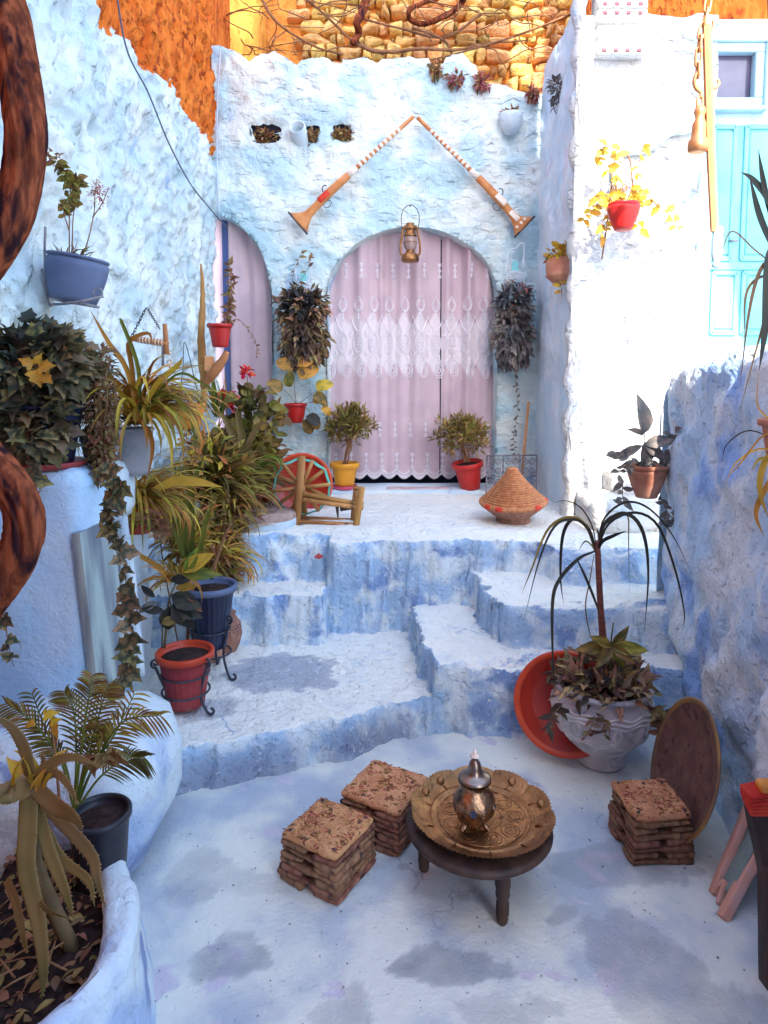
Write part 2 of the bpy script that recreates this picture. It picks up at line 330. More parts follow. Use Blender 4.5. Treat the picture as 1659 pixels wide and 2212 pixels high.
# ------------------------------------------------------------------ walls
def wallmesh(P0, D, N, L, z0, z1, res, disp, sd=None, curl=None):
    nu = int(L/res)+1; nv = int((z1-z0)/res)+1
    u = np.linspace(0, L, nu); z = np.linspace(z0, z1, nv); Ug, Zg = np.meshgrid(u, z, indexing='ij')
    Q = grid(nu, nv)
    if sd is not None:
        cu = Ug.ravel()[Q].mean(1); cz = Zg.ravel()[Q].mean(1); Q = Q[sd(cu, cz) > 0]
        s0 = sd(Ug, Zg); e = 1e-3
        gu = (sd(Ug+e, Zg)-sd(Ug-e, Zg))/(2*e); gz = (sd(Ug, Zg+e)-sd(Ug, Zg-e))/(2*e); g2 = gu*gu+gz*gz+1e-9
        near = np.abs(s0) < res*1.3
        Ug = np.where(near, Ug-s0*gu/g2, Ug); Zg = np.where(near, Zg-s0*gz/g2, Zg)
    d = disp(Ug, Zg)
    if sd is not None and curl: d = d-curl*np.exp(-np.clip(sd(Ug, Zg), 0, 9)/.035)
    V = np.asarray(P0)+Ug[..., None]*np.asarray(D)+d[..., None]*np.asarray(N); V[..., 2] = Zg
    used = np.unique(Q); mp = np.full(nu*nv, -1); mp[used] = np.arange(len(used))
    return V.reshape(-1, 3)[used], mp[Q], Ug.ravel()[used], Zg.ravel()[used]
# left wall: lumpy pale blue, orange render above an uneven paint line
def d_left(u, z):
    a, b = u*.8+z*.35, z*.9-u*.25
    n = .036*fbm(a*4, b*3, 0, 4, 3)+.046*fbm(a*17, b*10.5, 2, 9, 3)+.016*vnoise(a*42, b*28, 0, 7)
    pit = np.clip(vnoise(a*9, b*6, 5, 31)-.45, 0, 1)+.35*np.clip(vnoise(a*24, b*15, 5, 37)-.45, 0, 1); return n-.22*pit
V, Q, uu, zz = wallmesh(LW0, LWD, LWN, 3.75, 0, 5.4, .0165, d_left)
ln = np.interp(uu, [0, .5, 1.0, 2.0, 3.75], [lw(455, 300)[2]-.05, lw(395, 215)[2], lw(340, 140)[2], lw(230, 35)[2], 4.0])+.10*fbm(uu*5, zz*3, 0, 3, 3)+.05*vnoise(uu*22, zz*6, 0, 1)
fm = (zz > ln)[Q].mean(1) > .5
LWALL = thing('plaster_wall', 'lumpy pale blue plaster wall on the left, orange above its paint line', 'wall', LW0)
obj('wall_face', (V, Q), [M['plaster_left'], M['orange_render']], LWALL, fmat=fm)
mb = MB(); A, B_ = LW0+LWD*-.6, LW0+LWD*7.2; T_ = -LWN*.4
for (p, q, z0, z1) in ((A, B_, 5.35, 5.6),): mb.add([(*p[:2], z0), (*q[:2], z0), (*q[:2], z1), (*p[:2], z1)], [(0, 1, 2, 3)])
p, q = LW0+LWD*3.7, B_; mb.add([(*p[:2], -.05), (*q[:2], -.05), (*q[:2], 5.4), (*p[:2], 5.4)], [(0, 1, 2, 3)])
p, q = A, LW0+LWD*.02; mb.add([(*p[:2], 3.2), (*q[:2], 3.2), (*q[:2], 5.4), (*p[:2], 5.4)], [(0, 1, 2, 3)])
obj('upper_wall', mb, M['orange_render'], LWALL)

# back wall with two arches, scalloped top and three planting holes
BX0 = -1.62; BX1 = 1.36
def ell(u, z, cx, a, zs, b):
    x = u+BX0-cx; up = np.maximum(z-zs, 0)
    q = np.sqrt((x/a)**2+(up/b)**2); return (q-1)*min(a, b)*.9+.010*fbm(u*9, z*9, 0, 2, 2)
HOLES = [(573, 287, 31, 19), (672, 287, 17, 18), (740, 285, 20, 17)]
HW = [(at(u, v, YB), a*mpp(YB), b*mpp(YB)) for u, v, a, b in HOLES]
TOPX = np.array([at(u, 0, YB)[0]-BX0 for u in (440, 470, 500, 535, 545, 590, 640, 650, 700, 735, 740, 790, 815, 825, 880, 925, 945, 965, 1000, 1030, 1040, 1090, 1120, 1170, 1230)])
TOPZ = np.array([at(0, v, YB)[2] for v in (95, 92, 105, 128, 118, 108, 138, 126, 120, 138, 128, 122, 134, 124, 118, 122, 160, 120, 112, 140, 175, 180, 196, 200, 190)])
def sd_back(u, z):
    s = np.minimum(ell(u, z, .245, .735, 2.36, .60), ell(u, z, -1.47, .50, 2.34, .72))
    s = np.minimum(s, np.interp(u, TOPX, TOPZ)+.012*fbm(u*20, 0*z, 0, 4, 2)-z)
    for (c, a, b) in HW:
        q = (np.abs((u+BX0-c[0])/a)**3+np.abs((z-c[2])/b)**3)**(1/3.); s = np.minimum(s, (q-1)*min(a, b)+.012*vnoise(u*30, z*30, 0, 3))
    return s
def d_back(u, z): return .026*fbm(u*3.2, z*3.2, 0, 12, 3)+.024*fbm(u*10, z*10, 1, 14, 4)-.02*np.clip(vnoise(u*3, z*5, 0, 41)-.5, 0, 1)
V, Q, uu, zz = wallmesh((BX0, YB, 0), (1, 0, 0), (0, -1, 0), BX1-BX0, .55, 4.9, .0135, d_back, sd_back, .022)
BWALL = thing('arched_wall', 'pale blue back wall with two curtained arches and a scalloped top', 'wall', (.1, YB, .7))
obj('wall_face', (V, Q), M['plaster'], BWALL)
def reveal(cx, a, zs, b, z0, d0, d1, name):
    th = np.linspace(0, PI, 60); c = [(cx+a, z) for z in np.linspace(z0, zs, 40)]+[(cx+a*math.cos(t), zs+b*math.sin(t)) for t in th[1:-1]]+[(cx-a, z) for z in np.linspace(zs, z0, 40)]
    c = np.array(c); ds = np.linspace(d0, d1, 8); nn = np.stack([c[:, 0]-cx, np.maximum(c[:, 1]-zs, 0)], 1); nn /= np.linalg.norm(nn, axis=1)[:, None]+1e-9
    V = np.zeros((len(c), len(ds), 3))
    for k, d in enumerate(ds):
        w = .012*fbm(c[:, 0]*6, c[:, 1]*6, d*8, 6, 3)-.012*sstep(0, .05, d)
        V[:, k] = np.stack([c[:, 0]+nn[:, 0]*w, np.full(len(c), YB+d), c[:, 1]+nn[:, 1]*w], 1)
    obj(name, (V.reshape(-1, 3), grid(len(c), len(ds))), M['plaster'], BWALL)
reveal(.245, .735, 2.36, .60, .6, -.02, .26, 'arch_reveal'); reveal(-1.47, .50, 2.34, .72, .6, -.02, .26, 'arch_reveal')
mb = MB(); y0, y1, x0, x1, z0, z1 = YB+.24, YB+1.1, -2.2, 1.25, .5, 3.4
mb.add([(x0, y0, z0), (x1, y0, z0), (x1, y1, z0), (x0, y1, z0), (x0, y0, z1), (x1, y0, z1), (x1, y1, z1), (x0, y1, z1)], [(0, 1, 2, 3), (4, 7, 6, 5), (3, 2, 6, 7), (0, 3, 7, 4), (1, 5, 6, 2)])
obj('inner_room', mb, M['dark_room'], BWALL, smooth=False)
obj('wall_core', rbox((2.9, .1, .8), .01, c=(-.1, YB+.12, 3.45)), M['dark_room'], BWALL)
obj('threshold', rbox((1.55, .42, .06), .025, (10, 4, 2), .01, 8, 2, c=(.25, 5.78, .705)), M['pale_plaster'], BWALL)
obj('worn_patch', rbox((.52, .10, .014), .006, (8, 3, 2), .006, 9, 2, c=(.28, 5.66, .737)), mat('worn_clay', (.52, .33, .32), (.60, .46, .46), scale=12, rough=.9), BWALL)

# right alcove side and sunlit front wall of the neighbouring house
AWALL = thing('corner_wall', 'white rough plaster wall standing in full sun on the right with the turquoise door', 'wall', (1.4, YP, .7))
def d_p(u, z): return .030*fbm(u*3.5, z*3, 0, 52, 3)+.016*fbm(u*11, z*9, 1, 54, 4)
V, Q, _, _ = wallmesh((1.33, YB+.05, 0), (0, -1, 0), (-1, 0, 0), YB-YP+.07, .55, 4.25, .016, lambda u, z: d_p(u, z)-.06*np.exp(-np.clip(YB-YP-u, 0, 9)/.03)*0)
obj('side_face', (V, Q), mat('alcove_plaster', (.56, .70, .80), (.74, .79, .82), scale=2.5, rough=.85, bump=.006, bscale=60, bump2=.012, b2scale=12, c3=(.70, .64, .68), c3scale=2.0, c3lo=.55, c3hi=.7), AWALL)
FZ = at(1500, 38, YP)[2]
V, Q, uu, zz = wallmesh((1.30, YP, 0), (1, 0, 0), (0, -1, 0), .96, .4, 4.62, .016, d_p, lambda u, z: np.minimum(FZ+.02-z+.03*fbm(u*6, z*0, 0, 3, 2), 9), .02)
obj('front_face', (V, Q), M['white_plaster'], AWALL)
obj('corner_edge', tube(smooth_path([(1.335, YP+.03, z) for z in np.linspace(.5, 4.3, 40)], 60)+np.array([[.02*math.sin(k*1.3), .015*math.sin(k*.7), 0] for k in range(60)]), .05, 10, rough=.35), M['white_plaster'], AWALL)
dx0 = at(1512, 500, YP)[0]; dzt = at(1550, 262, YP)[2]
V, Q, uu, zz = wallmesh((dx0+.02, YP+.06, 0), (1, 0, 0), (0, -1, 0), 1.3, dzt, FZ+.02, .03, lambda u, z: .012*fbm(u*4, z*4, 0, 3, 3), lambda u, z: np.maximum(np.abs(u-(at(1590, 0, YP)[0]-dx0-.02))-.22, np.abs(z-at(0, 163, YP)[2])-.19))
obj('lintel_face', (V, Q), M['ledge_plaster'], AWALL)
# roof slab, orange gable and perforated brick column on top
obj('orange_gable', rbox((2.6, .3, 1.6), .02, (6, 2, 4), .02, 5, 3, c=(2.95, YP+.95, FZ+.55)), M['orange_render'], AWALL)
bx = at(1290, 0, YP)[0]; bz0 = at(0, 128, YP)[2]; hm = mesh_of('brick_hole', *rbox((.030, .016, .022), .004, (1, 1, 1)), [mat('hole_red', (.30, .10, .12), rough=.9)], smooth=False)
for r in range(8):
    zc = bz0+.05+r*.098
    bo = obj('brick', rbox((.33, .16, .092), .008, (2, 2, 2), .006, 20, r, c=(bx+.155, YP+.015, zc)), M['white_plaster'], AWALL)
    for i in range(4):
        for j in range(2):
            if (r*7+i*3+j) % 3 != 0 and r < 6: continue
            Mx = np.eye(4); Mx[:3, 3] = (bx+.035+i*.078, YP-.066, zc-.021+j*.042); inst('brick_hole', hm, Mx, bo)
# parapet: near right wall, rounded top
def sweep(path, prof, amp, ns, seed, close=False):
    P = np.asarray(path, float); T = np.gradient(P, axis=0); T /= np.linalg.norm(T, axis=1)[:, None]; Nn = np.stack([T[:, 1], -T[:, 0]], 1)
    pr = np.asarray(prof, float); V = np.zeros((len(P), len(pr), 3))
    V[..., :2] = P[:, None, :2]+Nn[:, None]*pr[None, :, :1]; V[..., 2] = P[:, None, 2]*np.clip(pr[None, :, 1], 0, 9)
    if amp:
        n = fbm(V[..., 0]*ns, V[..., 1]*ns, V[..., 2]*ns, seed, 4)*amp; V[..., :2] += Nn[:, None]*n[..., None]*np.sign(pr[None, :, :1]+1e-6); V[..., 2] += n*.6*(pr[None, :, 1] > .9)
    return V.reshape(-1, 3), grid(len(P), len(pr))
cl = smooth_path([RW0[:2]-RWN[:2]*.16, (RW0[:2]+RW1[:2])/2-RWN[:2]*.16, RW1[:2]-RWN[:2]*.16, RW1[:2]+RWD[:2]*1.2-RWN[:2]*.16], 150)
zt = np.interp(np.arange(150), [0, 6, 20, 70, 149], [1.70, 1.77, 1.80, 1.83, 1.86])
th = np.linspace(0, PI, 30); hz = np.linspace(0, 1, 60)
prof = [(.16, h*.93) for h in hz]+[(.16*math.cos(t), .93+.07*math.sin(t)) for t in th[1:-1]]+[(-.16, h*.93) for h in hz[::-1]]
sg = 1 if np.dot(np.array([np.gradient(cl, axis=0)[3][1], -np.gradient(cl, axis=0)[3][0]]), RWN[:2]) > 0 else -1
prof = [(sg*a, b) for a, b in prof]
RWALL = thing('parapet_wall', 'low deep blue plaster wall at right with rounded top', 'wall', (1.5, 3.0, 0))
V, Q = sweep(np.column_stack([cl, zt]), prof, .055, 7.0, 6)
obj('wall_face', (V, Q), M['deep_blue_plaster'], RWALL)
ec = np.array([*cl[0], 0]); mb = MB()
zz = np.linspace(0, 1, 40); ths = np.linspace(0, PI, 17); tdir = -RWD
V = np.zeros((40, 17, 3))
for i, h in enumerate(zz):
    for j, t in enumerate(ths):
        rr = .165*(1 if h < .9 else math.sqrt(max(0, 1-((h-.9)/.1)**2))); q = ec+RWN*rr*math.cos(t)+tdir*rr*.45*math.sin(t); V[i, j] = (q[0], q[1], 1.71*min(h, 1))
V[..., :2] += (fbm(V[..., 0]*5, V[..., 1]*5, V[..., 2]*5, 6, 3)*.02)[..., None]
obj('wall_end', (V.reshape(-1, 3), grid(40, 17)), M['deep_blue_plaster'], RWALL)

# stone wall behind, ochre buttress
YS = 7.3
SW = thing('stone_wall', 'orange rubble stone wall rising behind the blue back wall', 'wall', (.6, YS, 0))
V, Q, _, _ = wallmesh((-1.9, YS+.03, 0), (1, 0, 0), (0, -1, 0), 5.2, 3.9, 6.8, .05, lambda u, z: .03*fbm(u*5, z*5, 0, 3, 3))
obj('mortar', (V, Q), M['mortar'], SW)
rs = random.Random(5); vars_ = []
for k in range(9):
    V, F = rbox((1, .5, 1), .12, (4, 2, 4), .30, 1.9, 40+k); 
    V[:, 2] *= 1+.18*np.sin(V[:, 0]*3+k); V[:, 0] *= 1+.15*np.sin(V[:, 2]*3+k*2)
    V = V+.035*np.stack([vnoise(V[:, 0]*5, V[:, 1]*5, V[:, 2]*5, 60+k+q) for q in range(3)], 1); vars_.append(mesh_of('stone', V, F, M['stone'], smooth=True))
z = 4.30
while z < 6.15:
    hgt = rs.uniform(.09, .18); x = -1.25+rs.uniform(0, .2)
    while x < 3.1:
        w = rs.uniform(.10, .27)*(1.0 if rs.random() > .25 else .55)
        if x > -1.02:
            hh_ = hgt*rs.uniform(.66, 1.0)
            Mx = np.eye(4); Mx[:3, :3] = (np.array([[math.cos(q := rs.uniform(-.10, .10)), 0, math.sin(q)], [0, 1, 0], [-math.sin(q), 0, math.cos(q)]]))@np.diag([(w-.022)*rs.choice([-1, 1])*1.02, rs.uniform(.26, .42), hh_])
            Mx[:3, 3] = (x+w/2, YS+rs.uniform(-.01, .05), z+hgt/2+rs.uniform(-.015, .015)); inst('stone', rs.choice(vars_), Mx, SW)
        x += w
    z += hgt
obj('buttress', rbox((.50, .5, 2.8), .05, (14, 8, 50), .035, 6, 3, c=(at(508, 60, YS-.35)[0], YS-.05, 5.2)), M['ochre_render'], SW)
obj('masonry_pier', rbox((.18, .34, 2.2), .03, (6, 5, 30), .02, 6, 8, c=(at(1266, 60, 6.4)[0], 6.4, 5.0)), M['hollow_brick'], SW)

# unseen blockers added behind the viewer to shade the courtyard
def slab(name, pts, z0, z1, lab):
    n = len(pts); V = [(x, y, z0) for x, y in pts]+[(x, y, z1) for x, y in pts]
    struct(obj(name, (V, [tuple(range(n, 2*n))]+[(i, (i+1) % n, n+(i+1) % n, n+i) for i in range(n)]), M['sun_blocker'], smooth=False), lab)
slab('sun_blocker', [(-2.0, -4.5), (1.375, -4.5), (1.375, -.9), (-2.0, -.9)], -.05, 12.2, 'tall pale block added out of view behind the viewer to shade the courtyard')

pts = [(2.66, -.05), (2.66, 6.3), (2.52, 6.8), (2.26, 7.75), (1.85, 8.75), (1.72, 9.2), (1.72, 12.0), (3.4, 12.0), (3.4, -.05)]; n = len(pts)  # added unseen panel, its slanted edge shaped to bound the sun patch
struct(obj('sun_blocker', ([(x, -1.05, z) for x, z in pts]+[(x, -.85, z) for x, z in pts], [tuple(range(n)), tuple(range(2*n-1, n-1, -1))]+[(i, (i+1) % n, n+(i+1) % n, n+i) for i in range(n)]), M['sun_blocker'], smooth=False), 'unseen panel added behind the viewer to cut the sun off the upper right wall')

# ================================================================== objects
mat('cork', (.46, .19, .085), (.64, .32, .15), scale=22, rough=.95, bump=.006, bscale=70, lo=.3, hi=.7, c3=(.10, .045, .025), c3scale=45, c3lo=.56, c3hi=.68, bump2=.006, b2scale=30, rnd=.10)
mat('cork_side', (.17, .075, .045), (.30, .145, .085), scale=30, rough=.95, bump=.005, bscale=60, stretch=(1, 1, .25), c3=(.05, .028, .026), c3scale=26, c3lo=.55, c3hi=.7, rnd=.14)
mat('dark_wood', (.028, .016, .014), (.07, .036, .026), scale=14, rough=.6, bump=.002, bscale=60, stretch=(1, 1, .2), spec=.4)
mat('old_wood', (.38, .16, .05), (.54, .26, .095), scale=10, rough=.75, bump=.002, bscale=50, stretch=(1, 1, .3), c3=(.16, .08, .04), c3scale=12, c3lo=.6, c3hi=.75, rnd=.12)
mat('gun_wood', (.52, .17, .045), (.66, .27, .08), scale=12, rough=.45, bump=.001, bscale=40, spec=.5, c3=(.28, .10, .04), c3scale=9, c3lo=.62, c3hi=.8)
mat('bone', (.84, .68, .56), (.92, .82, .72), scale=60, rough=.6, bump=.002, bscale=150, c3=(.60, .34, .24), c3scale=90, c3lo=.62, c3hi=.7)
mat('brass', (.42, .205, .085), (.27, .13, .055), scale=16, rough=.42, metal=1.0, bump=.002, bscale=90, bump2=.004, b2scale=42, c3=(.14, .07, .035), c3scale=24, c3lo=.58, c3hi=.72, rvar=.12)
mat('teapot_metal', (.46, .28, .16), (.28, .165, .10), scale=14, rough=.28, metal=1.0, bump=.003, bscale=70, bump2=.004, b2scale=36, c3=(.14, .09, .06), c3scale=30, c3lo=.55, c3hi=.68, rvar=.1)
mat('silver', (.26, .19, .16), (.40, .28, .21), scale=20, rough=.3, metal=1.0)
mat('iron', (.045, .05, .07), (.08, .08, .10), scale=20, rough=.6, metal=.4)
mat('pale_iron', (.72, .78, .84), (.6, .66, .74), scale=20, rough=.55)
mat('grey_iron', (.16, .17, .22), (.34, .30, .30), scale=25, rough=.7, metal=.2)
mat('terracotta', (.46, .17, .10), (.66, .34, .22), scale=7, rough=.8, bump=.002, bscale=60, c3=(.50, .40, .40), c3scale=5, c3lo=.6, c3hi=.75)
mat('red_plastic', (.52, .016, .012), (.42, .014, .010), scale=5, rough=.38, spec=.5, rvar=.1)
mat('red_glaze', (.42, .025, .010), (.30, .016, .008), scale=4, rough=.35, spec=.5, c3=(.30, .03, .02), c3scale=7, c3lo=.6, c3hi=.75)
mat('orange_rim', (.62, .06, .012), (.52, .04, .010), scale=6, rough=.4, spec=.5)
mat('maroon_plastic', (.27, .028, .035), (.36, .05, .05), scale=6, rough=.5, c3=(.56, .30, .28), c3scale=7, c3lo=.6, c3hi=.75)
mat('mustard_plastic', (.80, .34, .02), (.70, .28, .02), scale=8, rough=.45, spec=.4)
mat('orange_plastic', (.78, .30, .03), (.68, .22, .03), scale=5, rough=.4, spec=.5)
mat('pink_plastic', (.60, .08, .16), rough=.45)
mat('navy_plastic', (.010, .016, .045), (.02, .03, .07), scale=6, rough=.4, spec=.5, c3=(.16, .2, .3), c3scale=6, c3lo=.66, c3hi=.8)
mat('slate_plastic', (.09, .12, .22), (.13, .17, .28), scale=4, rough=.5, bump=.001, bscale=30, c3=(.32, .26, .28), c3scale=6, c3lo=.66, c3hi=.8)
mat('black_plastic', (.012, .014, .024), (.02, .022, .035), scale=8, rough=.42, spec=.5)
mat('grey_concrete', (.22, .24, .27), (.32, .31, .32), scale=7, rough=.9, bump=.003, bscale=50)
mat('carved_white', (.50, .46, .45), (.66, .57, .55), scale=9, rough=.85, bump=.004, bscale=50, c3=(.32, .33, .40), c3scale=12, c3lo=.57, c3hi=.7)
mat('carved_relief', (.78, .72, .68), (.58, .54, .54), scale=14, rough=.85, bump=.002, bscale=70)
mat('soil', (.018, .011, .010), (.05, .026, .022), scale=40, rough=1.0, bump=.012, bscale=60)
mat('straw', (.42, .15, .06), (.56, .24, .10), scale=40, rough=.8, bump=.003, bscale=120, c3=(.40, .15, .07), c3scale=30, c3lo=.58, c3hi=.7)
mat('straw_dark', (.28, .13, .09), (.40, .20, .14), scale=40, rough=.85, bump=.003, bscale=120)
mat('bark', (.12, .034, .018), (.32, .085, .036), scale=46, rough=1.0, spec=.03, detail=9.0, bump=.012, bscale=26, stretch=(1, 1, .25), c3=(.03, .014, .018), c3scale=22, c3lo=.5, c3hi=.66, bump2=.02, b2scale=8)
mat('twig', (.20, .085, .04), (.30, .15, .07), scale=20, rough=.9, bump=.003, bscale=50)
mat('tray_brown', (.17, .08, .062), (.24, .12, .09), scale=18, rough=.55, metal=.35, bump=.002, bscale=90, c3=(.10, .05, .05), c3scale=26, c3lo=.55, c3hi=.68)
mat('tray_rim', (.40, .22, .08), (.20, .12, .08), scale=6, rough=.5, metal=.4)
mat('slate', (.20, .27, .25), (.27, .33, .30), scale=9, rough=.85, bump=.001, bscale=60)
mat('pink_wood', (.66, .32, .22), (.60, .40, .36), scale=8, rough=.8, bump=.002, bscale=40, stretch=(1, 1, .3))
mat('red_cord', (.55, .03, .02), (.66, .07, .03), scale=20, rough=.8)
mat('turquoise', (.20, .58, .60), (.27, .66, .67), scale=3, rough=.6, bump=.001, bscale=40)
mat('turquoise_frame', (.45, .68, .74), (.52, .72, .78), scale=3, rough=.6)
mat('glass_dull', (.10, .09, .15), (.18, .15, .22), scale=3, rough=.12, spec=.6)
mat('lamp_glass', (.30, .18, .15), (.40, .28, .25), scale=9, rough=.12, spec=.6)
mat('chalk_stone', (.34, .23, .19), (.46, .34, .29), scale=20, rough=.95, bump=.006, bscale=50)
mat('copper', (.72, .33, .13), (.60, .26, .10), scale=9, rough=.4, metal=.5, spec=.5)
mat('clay_orange', (.74, .34, .14), (.66, .28, .11), scale=8, rough=.55)
mat('twine', (.10, .42, .32), (.16, .52, .40), scale=20, rough=.8)
mat('cable', (.10, .11, .16), rough=.6)
mat('pale_cable', (.55, .62, .74), rough=.6)
mat('mirror_slab', (.17, .20, .24), (.46, .55, .52), scale=6.0, rough=.5, stretch=(1, 1, .15), lo=.4, hi=.6, c3=(.07, .085, .13), c3scale=7, c3lo=.55, c3hi=.7)
mat('curtain', (.56, .41, .45), (.63, .47, .50), scale=5, rough=.9, bump=.001, bscale=200, attr='lace', attrc=(.78, .70, .72))
mat('embroidery', (.90, .84, .88), rough=.9)

def pot(parent, c, r0, r1, h, rim, m, name='pot', n=40, rimh=.022, R=None, flute=0, wall=.006, rimmat=None, soil=True, foot=None, bulge=0.0):
    """open tapered pot: r0 bottom, r1 top, rim = how far the lip stands out"""
    q = np.linspace(0, 1, 9); side = [(r0+(r1-r0)*t+bulge*math.sin(t*PI*.75), h*t) for t in q]
    pr = [(.001, 0)]+side[:-1]
    lip = [(r1, h-rimh), (r1+rim, h-rimh+.002), (r1+rim, h-.004), (r1+rim-.003, h), (r1-wall+rim*.2, h), (r1-wall, h-.012), (r1-wall-.004, h-.03), (.001, h-.032)]
    if R is not None: R = np.asarray(R)
    md = None
    if flute: md = lambda r, z, t: np.where((z > h*.12) & (z < h-rimh-.004), r*(1+.018*np.cos(t*flute)), r)
    if rimmat is None:
        o = obj(name, lathe(pr+lip, c, n, R, md, cap=False), m, parent)
    else:
        o = obj(name, lathe(pr+[(r1, h-rimh)], c, n, R, md, cap=False), m, parent); obj('rim', lathe(lip, c, n, R, None, cap=False), rimmat, o)
    if soil:
        s = lathe([(.001, h-.022), (r1*.5, h-.018), (r1-wall-.002, h-.03)], c, 20, R, None, False); obj('soil', s, M['soil'], parent)
    return o

mat('fibre', (.50, .22, .095), (.24, .09, .04), scale=60, rough=.95, island=True, rnd=.45)
# ---- three palm-fibre stools
def stool(px_c, T, side, rot, label, seed):
    c = np.array(px_c); t = thing('fibre_stool', label, 'stool', (c[0], c[1], 0), 'square layered fibre stools')
    Rm = rz(rot); rr = random.Random(seed); nL = 7; lh = (T-.026)/nL
    for k in range(nL):
        s = side*(1.06-.06*k/nL)
        for sgn in (-1, 1):
            ln = s*rr.uniform(.97, 1.03); wdt = s*rr.uniform(.37, .44)
            off = np.array([0, sgn*(s/2-wdt/2), 0]); dims = (ln, wdt, lh*.84)
            Rk = Rm if k % 2 else Rm@rz(PI/2)
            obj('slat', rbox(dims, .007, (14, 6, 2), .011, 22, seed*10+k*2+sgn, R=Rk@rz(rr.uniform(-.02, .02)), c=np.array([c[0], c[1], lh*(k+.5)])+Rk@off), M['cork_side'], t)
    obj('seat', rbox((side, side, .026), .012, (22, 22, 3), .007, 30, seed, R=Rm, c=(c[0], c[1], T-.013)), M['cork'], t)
    fb = MB(); fr_ = np.random.RandomState(seed+70)
    for q in range(420):
        u0, v0 = fr_.uniform(-.47, .47, 2)*side; a = fr_.rand()*PI; l = fr_.uniform(.008, .026); w = fr_.uniform(.0008, .0022); h = fr_.uniform(.0015, .0045)
        d = np.array([math.cos(a), math.sin(a)])*l/2; n2 = np.array([-math.sin(a), math.cos(a)])*w; zt_ = T-.0005
        P = [(u0-d[0]-n2[0], v0-d[1]-n2[1], 0), (u0-d[0]+n2[0], v0-d[1]+n2[1], 0), (u0+d[0]+n2[0], v0+d[1]+n2[1], 0), (u0+d[0]-n2[0], v0+d[1]-n2[1], 0), (u0-d[0]*.6, v0-d[1]*.6, h), (u0+d[0]*.6, v0+d[1]*.6, h*.8)]
        fb.add(np.array(P)@Rm.T+np.array([c[0], c[1], zt_]), [(0, 4, 1), (0, 3, 5, 4), (1, 4, 5, 2), (2, 5, 3)])
    obj('fibres', fb, M['fibre'], t, kind='stuff', smooth=False)
    for sx, sy in ((.4, .4), (-.4, .4), (.4, -.4), (-.4, -.4)):
        p = Rm@np.array([sx*side, sy*side, 0]); obj('peg_hole', lathe([(.007, T-.004), (.007, T+.0012), (.001, T+.0012)], (c[0]+p[0], c[1]+p[1], 0), 8, cap=False), M['dark_room'], t)
def quad(T, cs):
    P = np.array([on(u, v, T)[:2] for u, v in cs]); c = P.mean(0); e = [np.linalg.norm(P[i]-P[(i+1) % 4]) for i in range(4)]
    d = P[1]-P[0]; return c, sum(e)/4, math.atan2(d[1], d[0])
c, s, a = quad(.172, [(600, 1791), (725, 1848), (813, 1768), (697, 1719)]); stool(c, .172, s, a, 'square layered fibre stool nearest the viewer, left of the round table', 1); print('stool', c, s)
c, s, a = quad(.172, [(727, 1700), (868, 1750), (935, 1685), (800, 1640)]); stool(c, .172, s, a, 'square layered fibre stool touching the left edge of the round table', 2)
c, s, a = quad(.185, [(1310, 1686), (1355, 1752), (1512, 1755), (1448, 1690)]); stool(c, .185, s, a, 'square layered fibre stool in front of the brown leaning tray', 3)

# ---- low round table, brass tray, teapot
TT = .215; tc_ = on(1034, 1772, TT); TR = np.linalg.norm(on(1191, 1772, TT)-on(877, 1772, TT))/2
t = thing('round_table', 'low round dark wood table with turned legs under the brass tray', 'table', (tc_[0], tc_[1], 0))
obj('table_top', lathe([(.001, TT-.03), (TR-.03, TT-.032), (TR-.008, TT-.026), (TR, TT-.016), (TR-.003, TT-.004), (TR-.014, TT), (.001, TT)], (tc_[0], tc_[1], 0), 64, cap=False), M['dark_wood'], t)
ang0 = math.atan2(on(1085, 1995)[1]-tc_[1], on(1085, 1995)[0]-tc_[0])
legp = [(.012, 0), (.017, .008), (.019, .02), (.016, .03)]
for k in range(4): legp += [(.021, .036+k*.011), (.017, .042+k*.011)]
legp += [(.019, .085), (.023, .10), (.021, .115), (.025, .13), (.024, .155), (.027, .185), (.028, TT-.03)]
for k in range(3):
    a_ = ang0+k*2*PI/3; p = tc_[:2]+np.array([math.cos(a_), math.sin(a_)])*TR*.76
    obj('leg', lathe(legp, (p[0], p[1], 0), 18), M['dark_wood'], t)
    a2 = ang0+(k+1)*2*PI/3; p2 = tc_[:2]+np.array([math.cos(a2), math.sin(a2)])*TR*.76; m_ = (p+p2)/2; d = p2-p
    obj('apron', rbox((np.linalg.norm(d), .014, .045), .004, (6, 1, 1), c=(m_[0], m_[1], TT-.054), R=rz(math.atan2(d[1], d[0]))), M['dark_wood'], t)
PR = np.linalg.norm(on(1196, 1752, TT+.04)-on(888, 1752, TT+.04))/2; pc = on(1041, 1750, TT+.03)
rr_ = np.concatenate([np.linspace(.001, .66, 12), [.68, .70, .715, .73], np.linspace(.75, 1.0, 9)]); nseg = 192; th = np.linspace(0, 2*PI, nseg, endpoint=False)
zp = np.interp(rr_, [0, .66, .69, .715, .74, .86, 1.0], [.004, .004, .008, .010, .006, .014, .032])
Rg, Tg = np.meshgrid(rr_, th, indexing='ij'); Zp = zp[:, None]*np.ones_like(Tg)
lob = np.abs(np.sin(Tg*5)); fr = sstep(.72, 1, Rg)
Rr = Rg*(1+fr*(.035*lob-.02)+(Rg > .985)*.010*np.sign(np.sin(Tg*95))); Zp = Zp+fr*(.006*lob)-.006*np.exp(-(lob/.10)**2)*fr+.0010*np.sin(Tg*24)*np.sin(Rg*60)*(Rg < .66)
V = np.stack([pc[0]+Rr*PR*np.cos(Tg), pc[1]+Rr*PR*np.sin(Tg), TT+.004+Zp], -1).reshape(-1, 3)
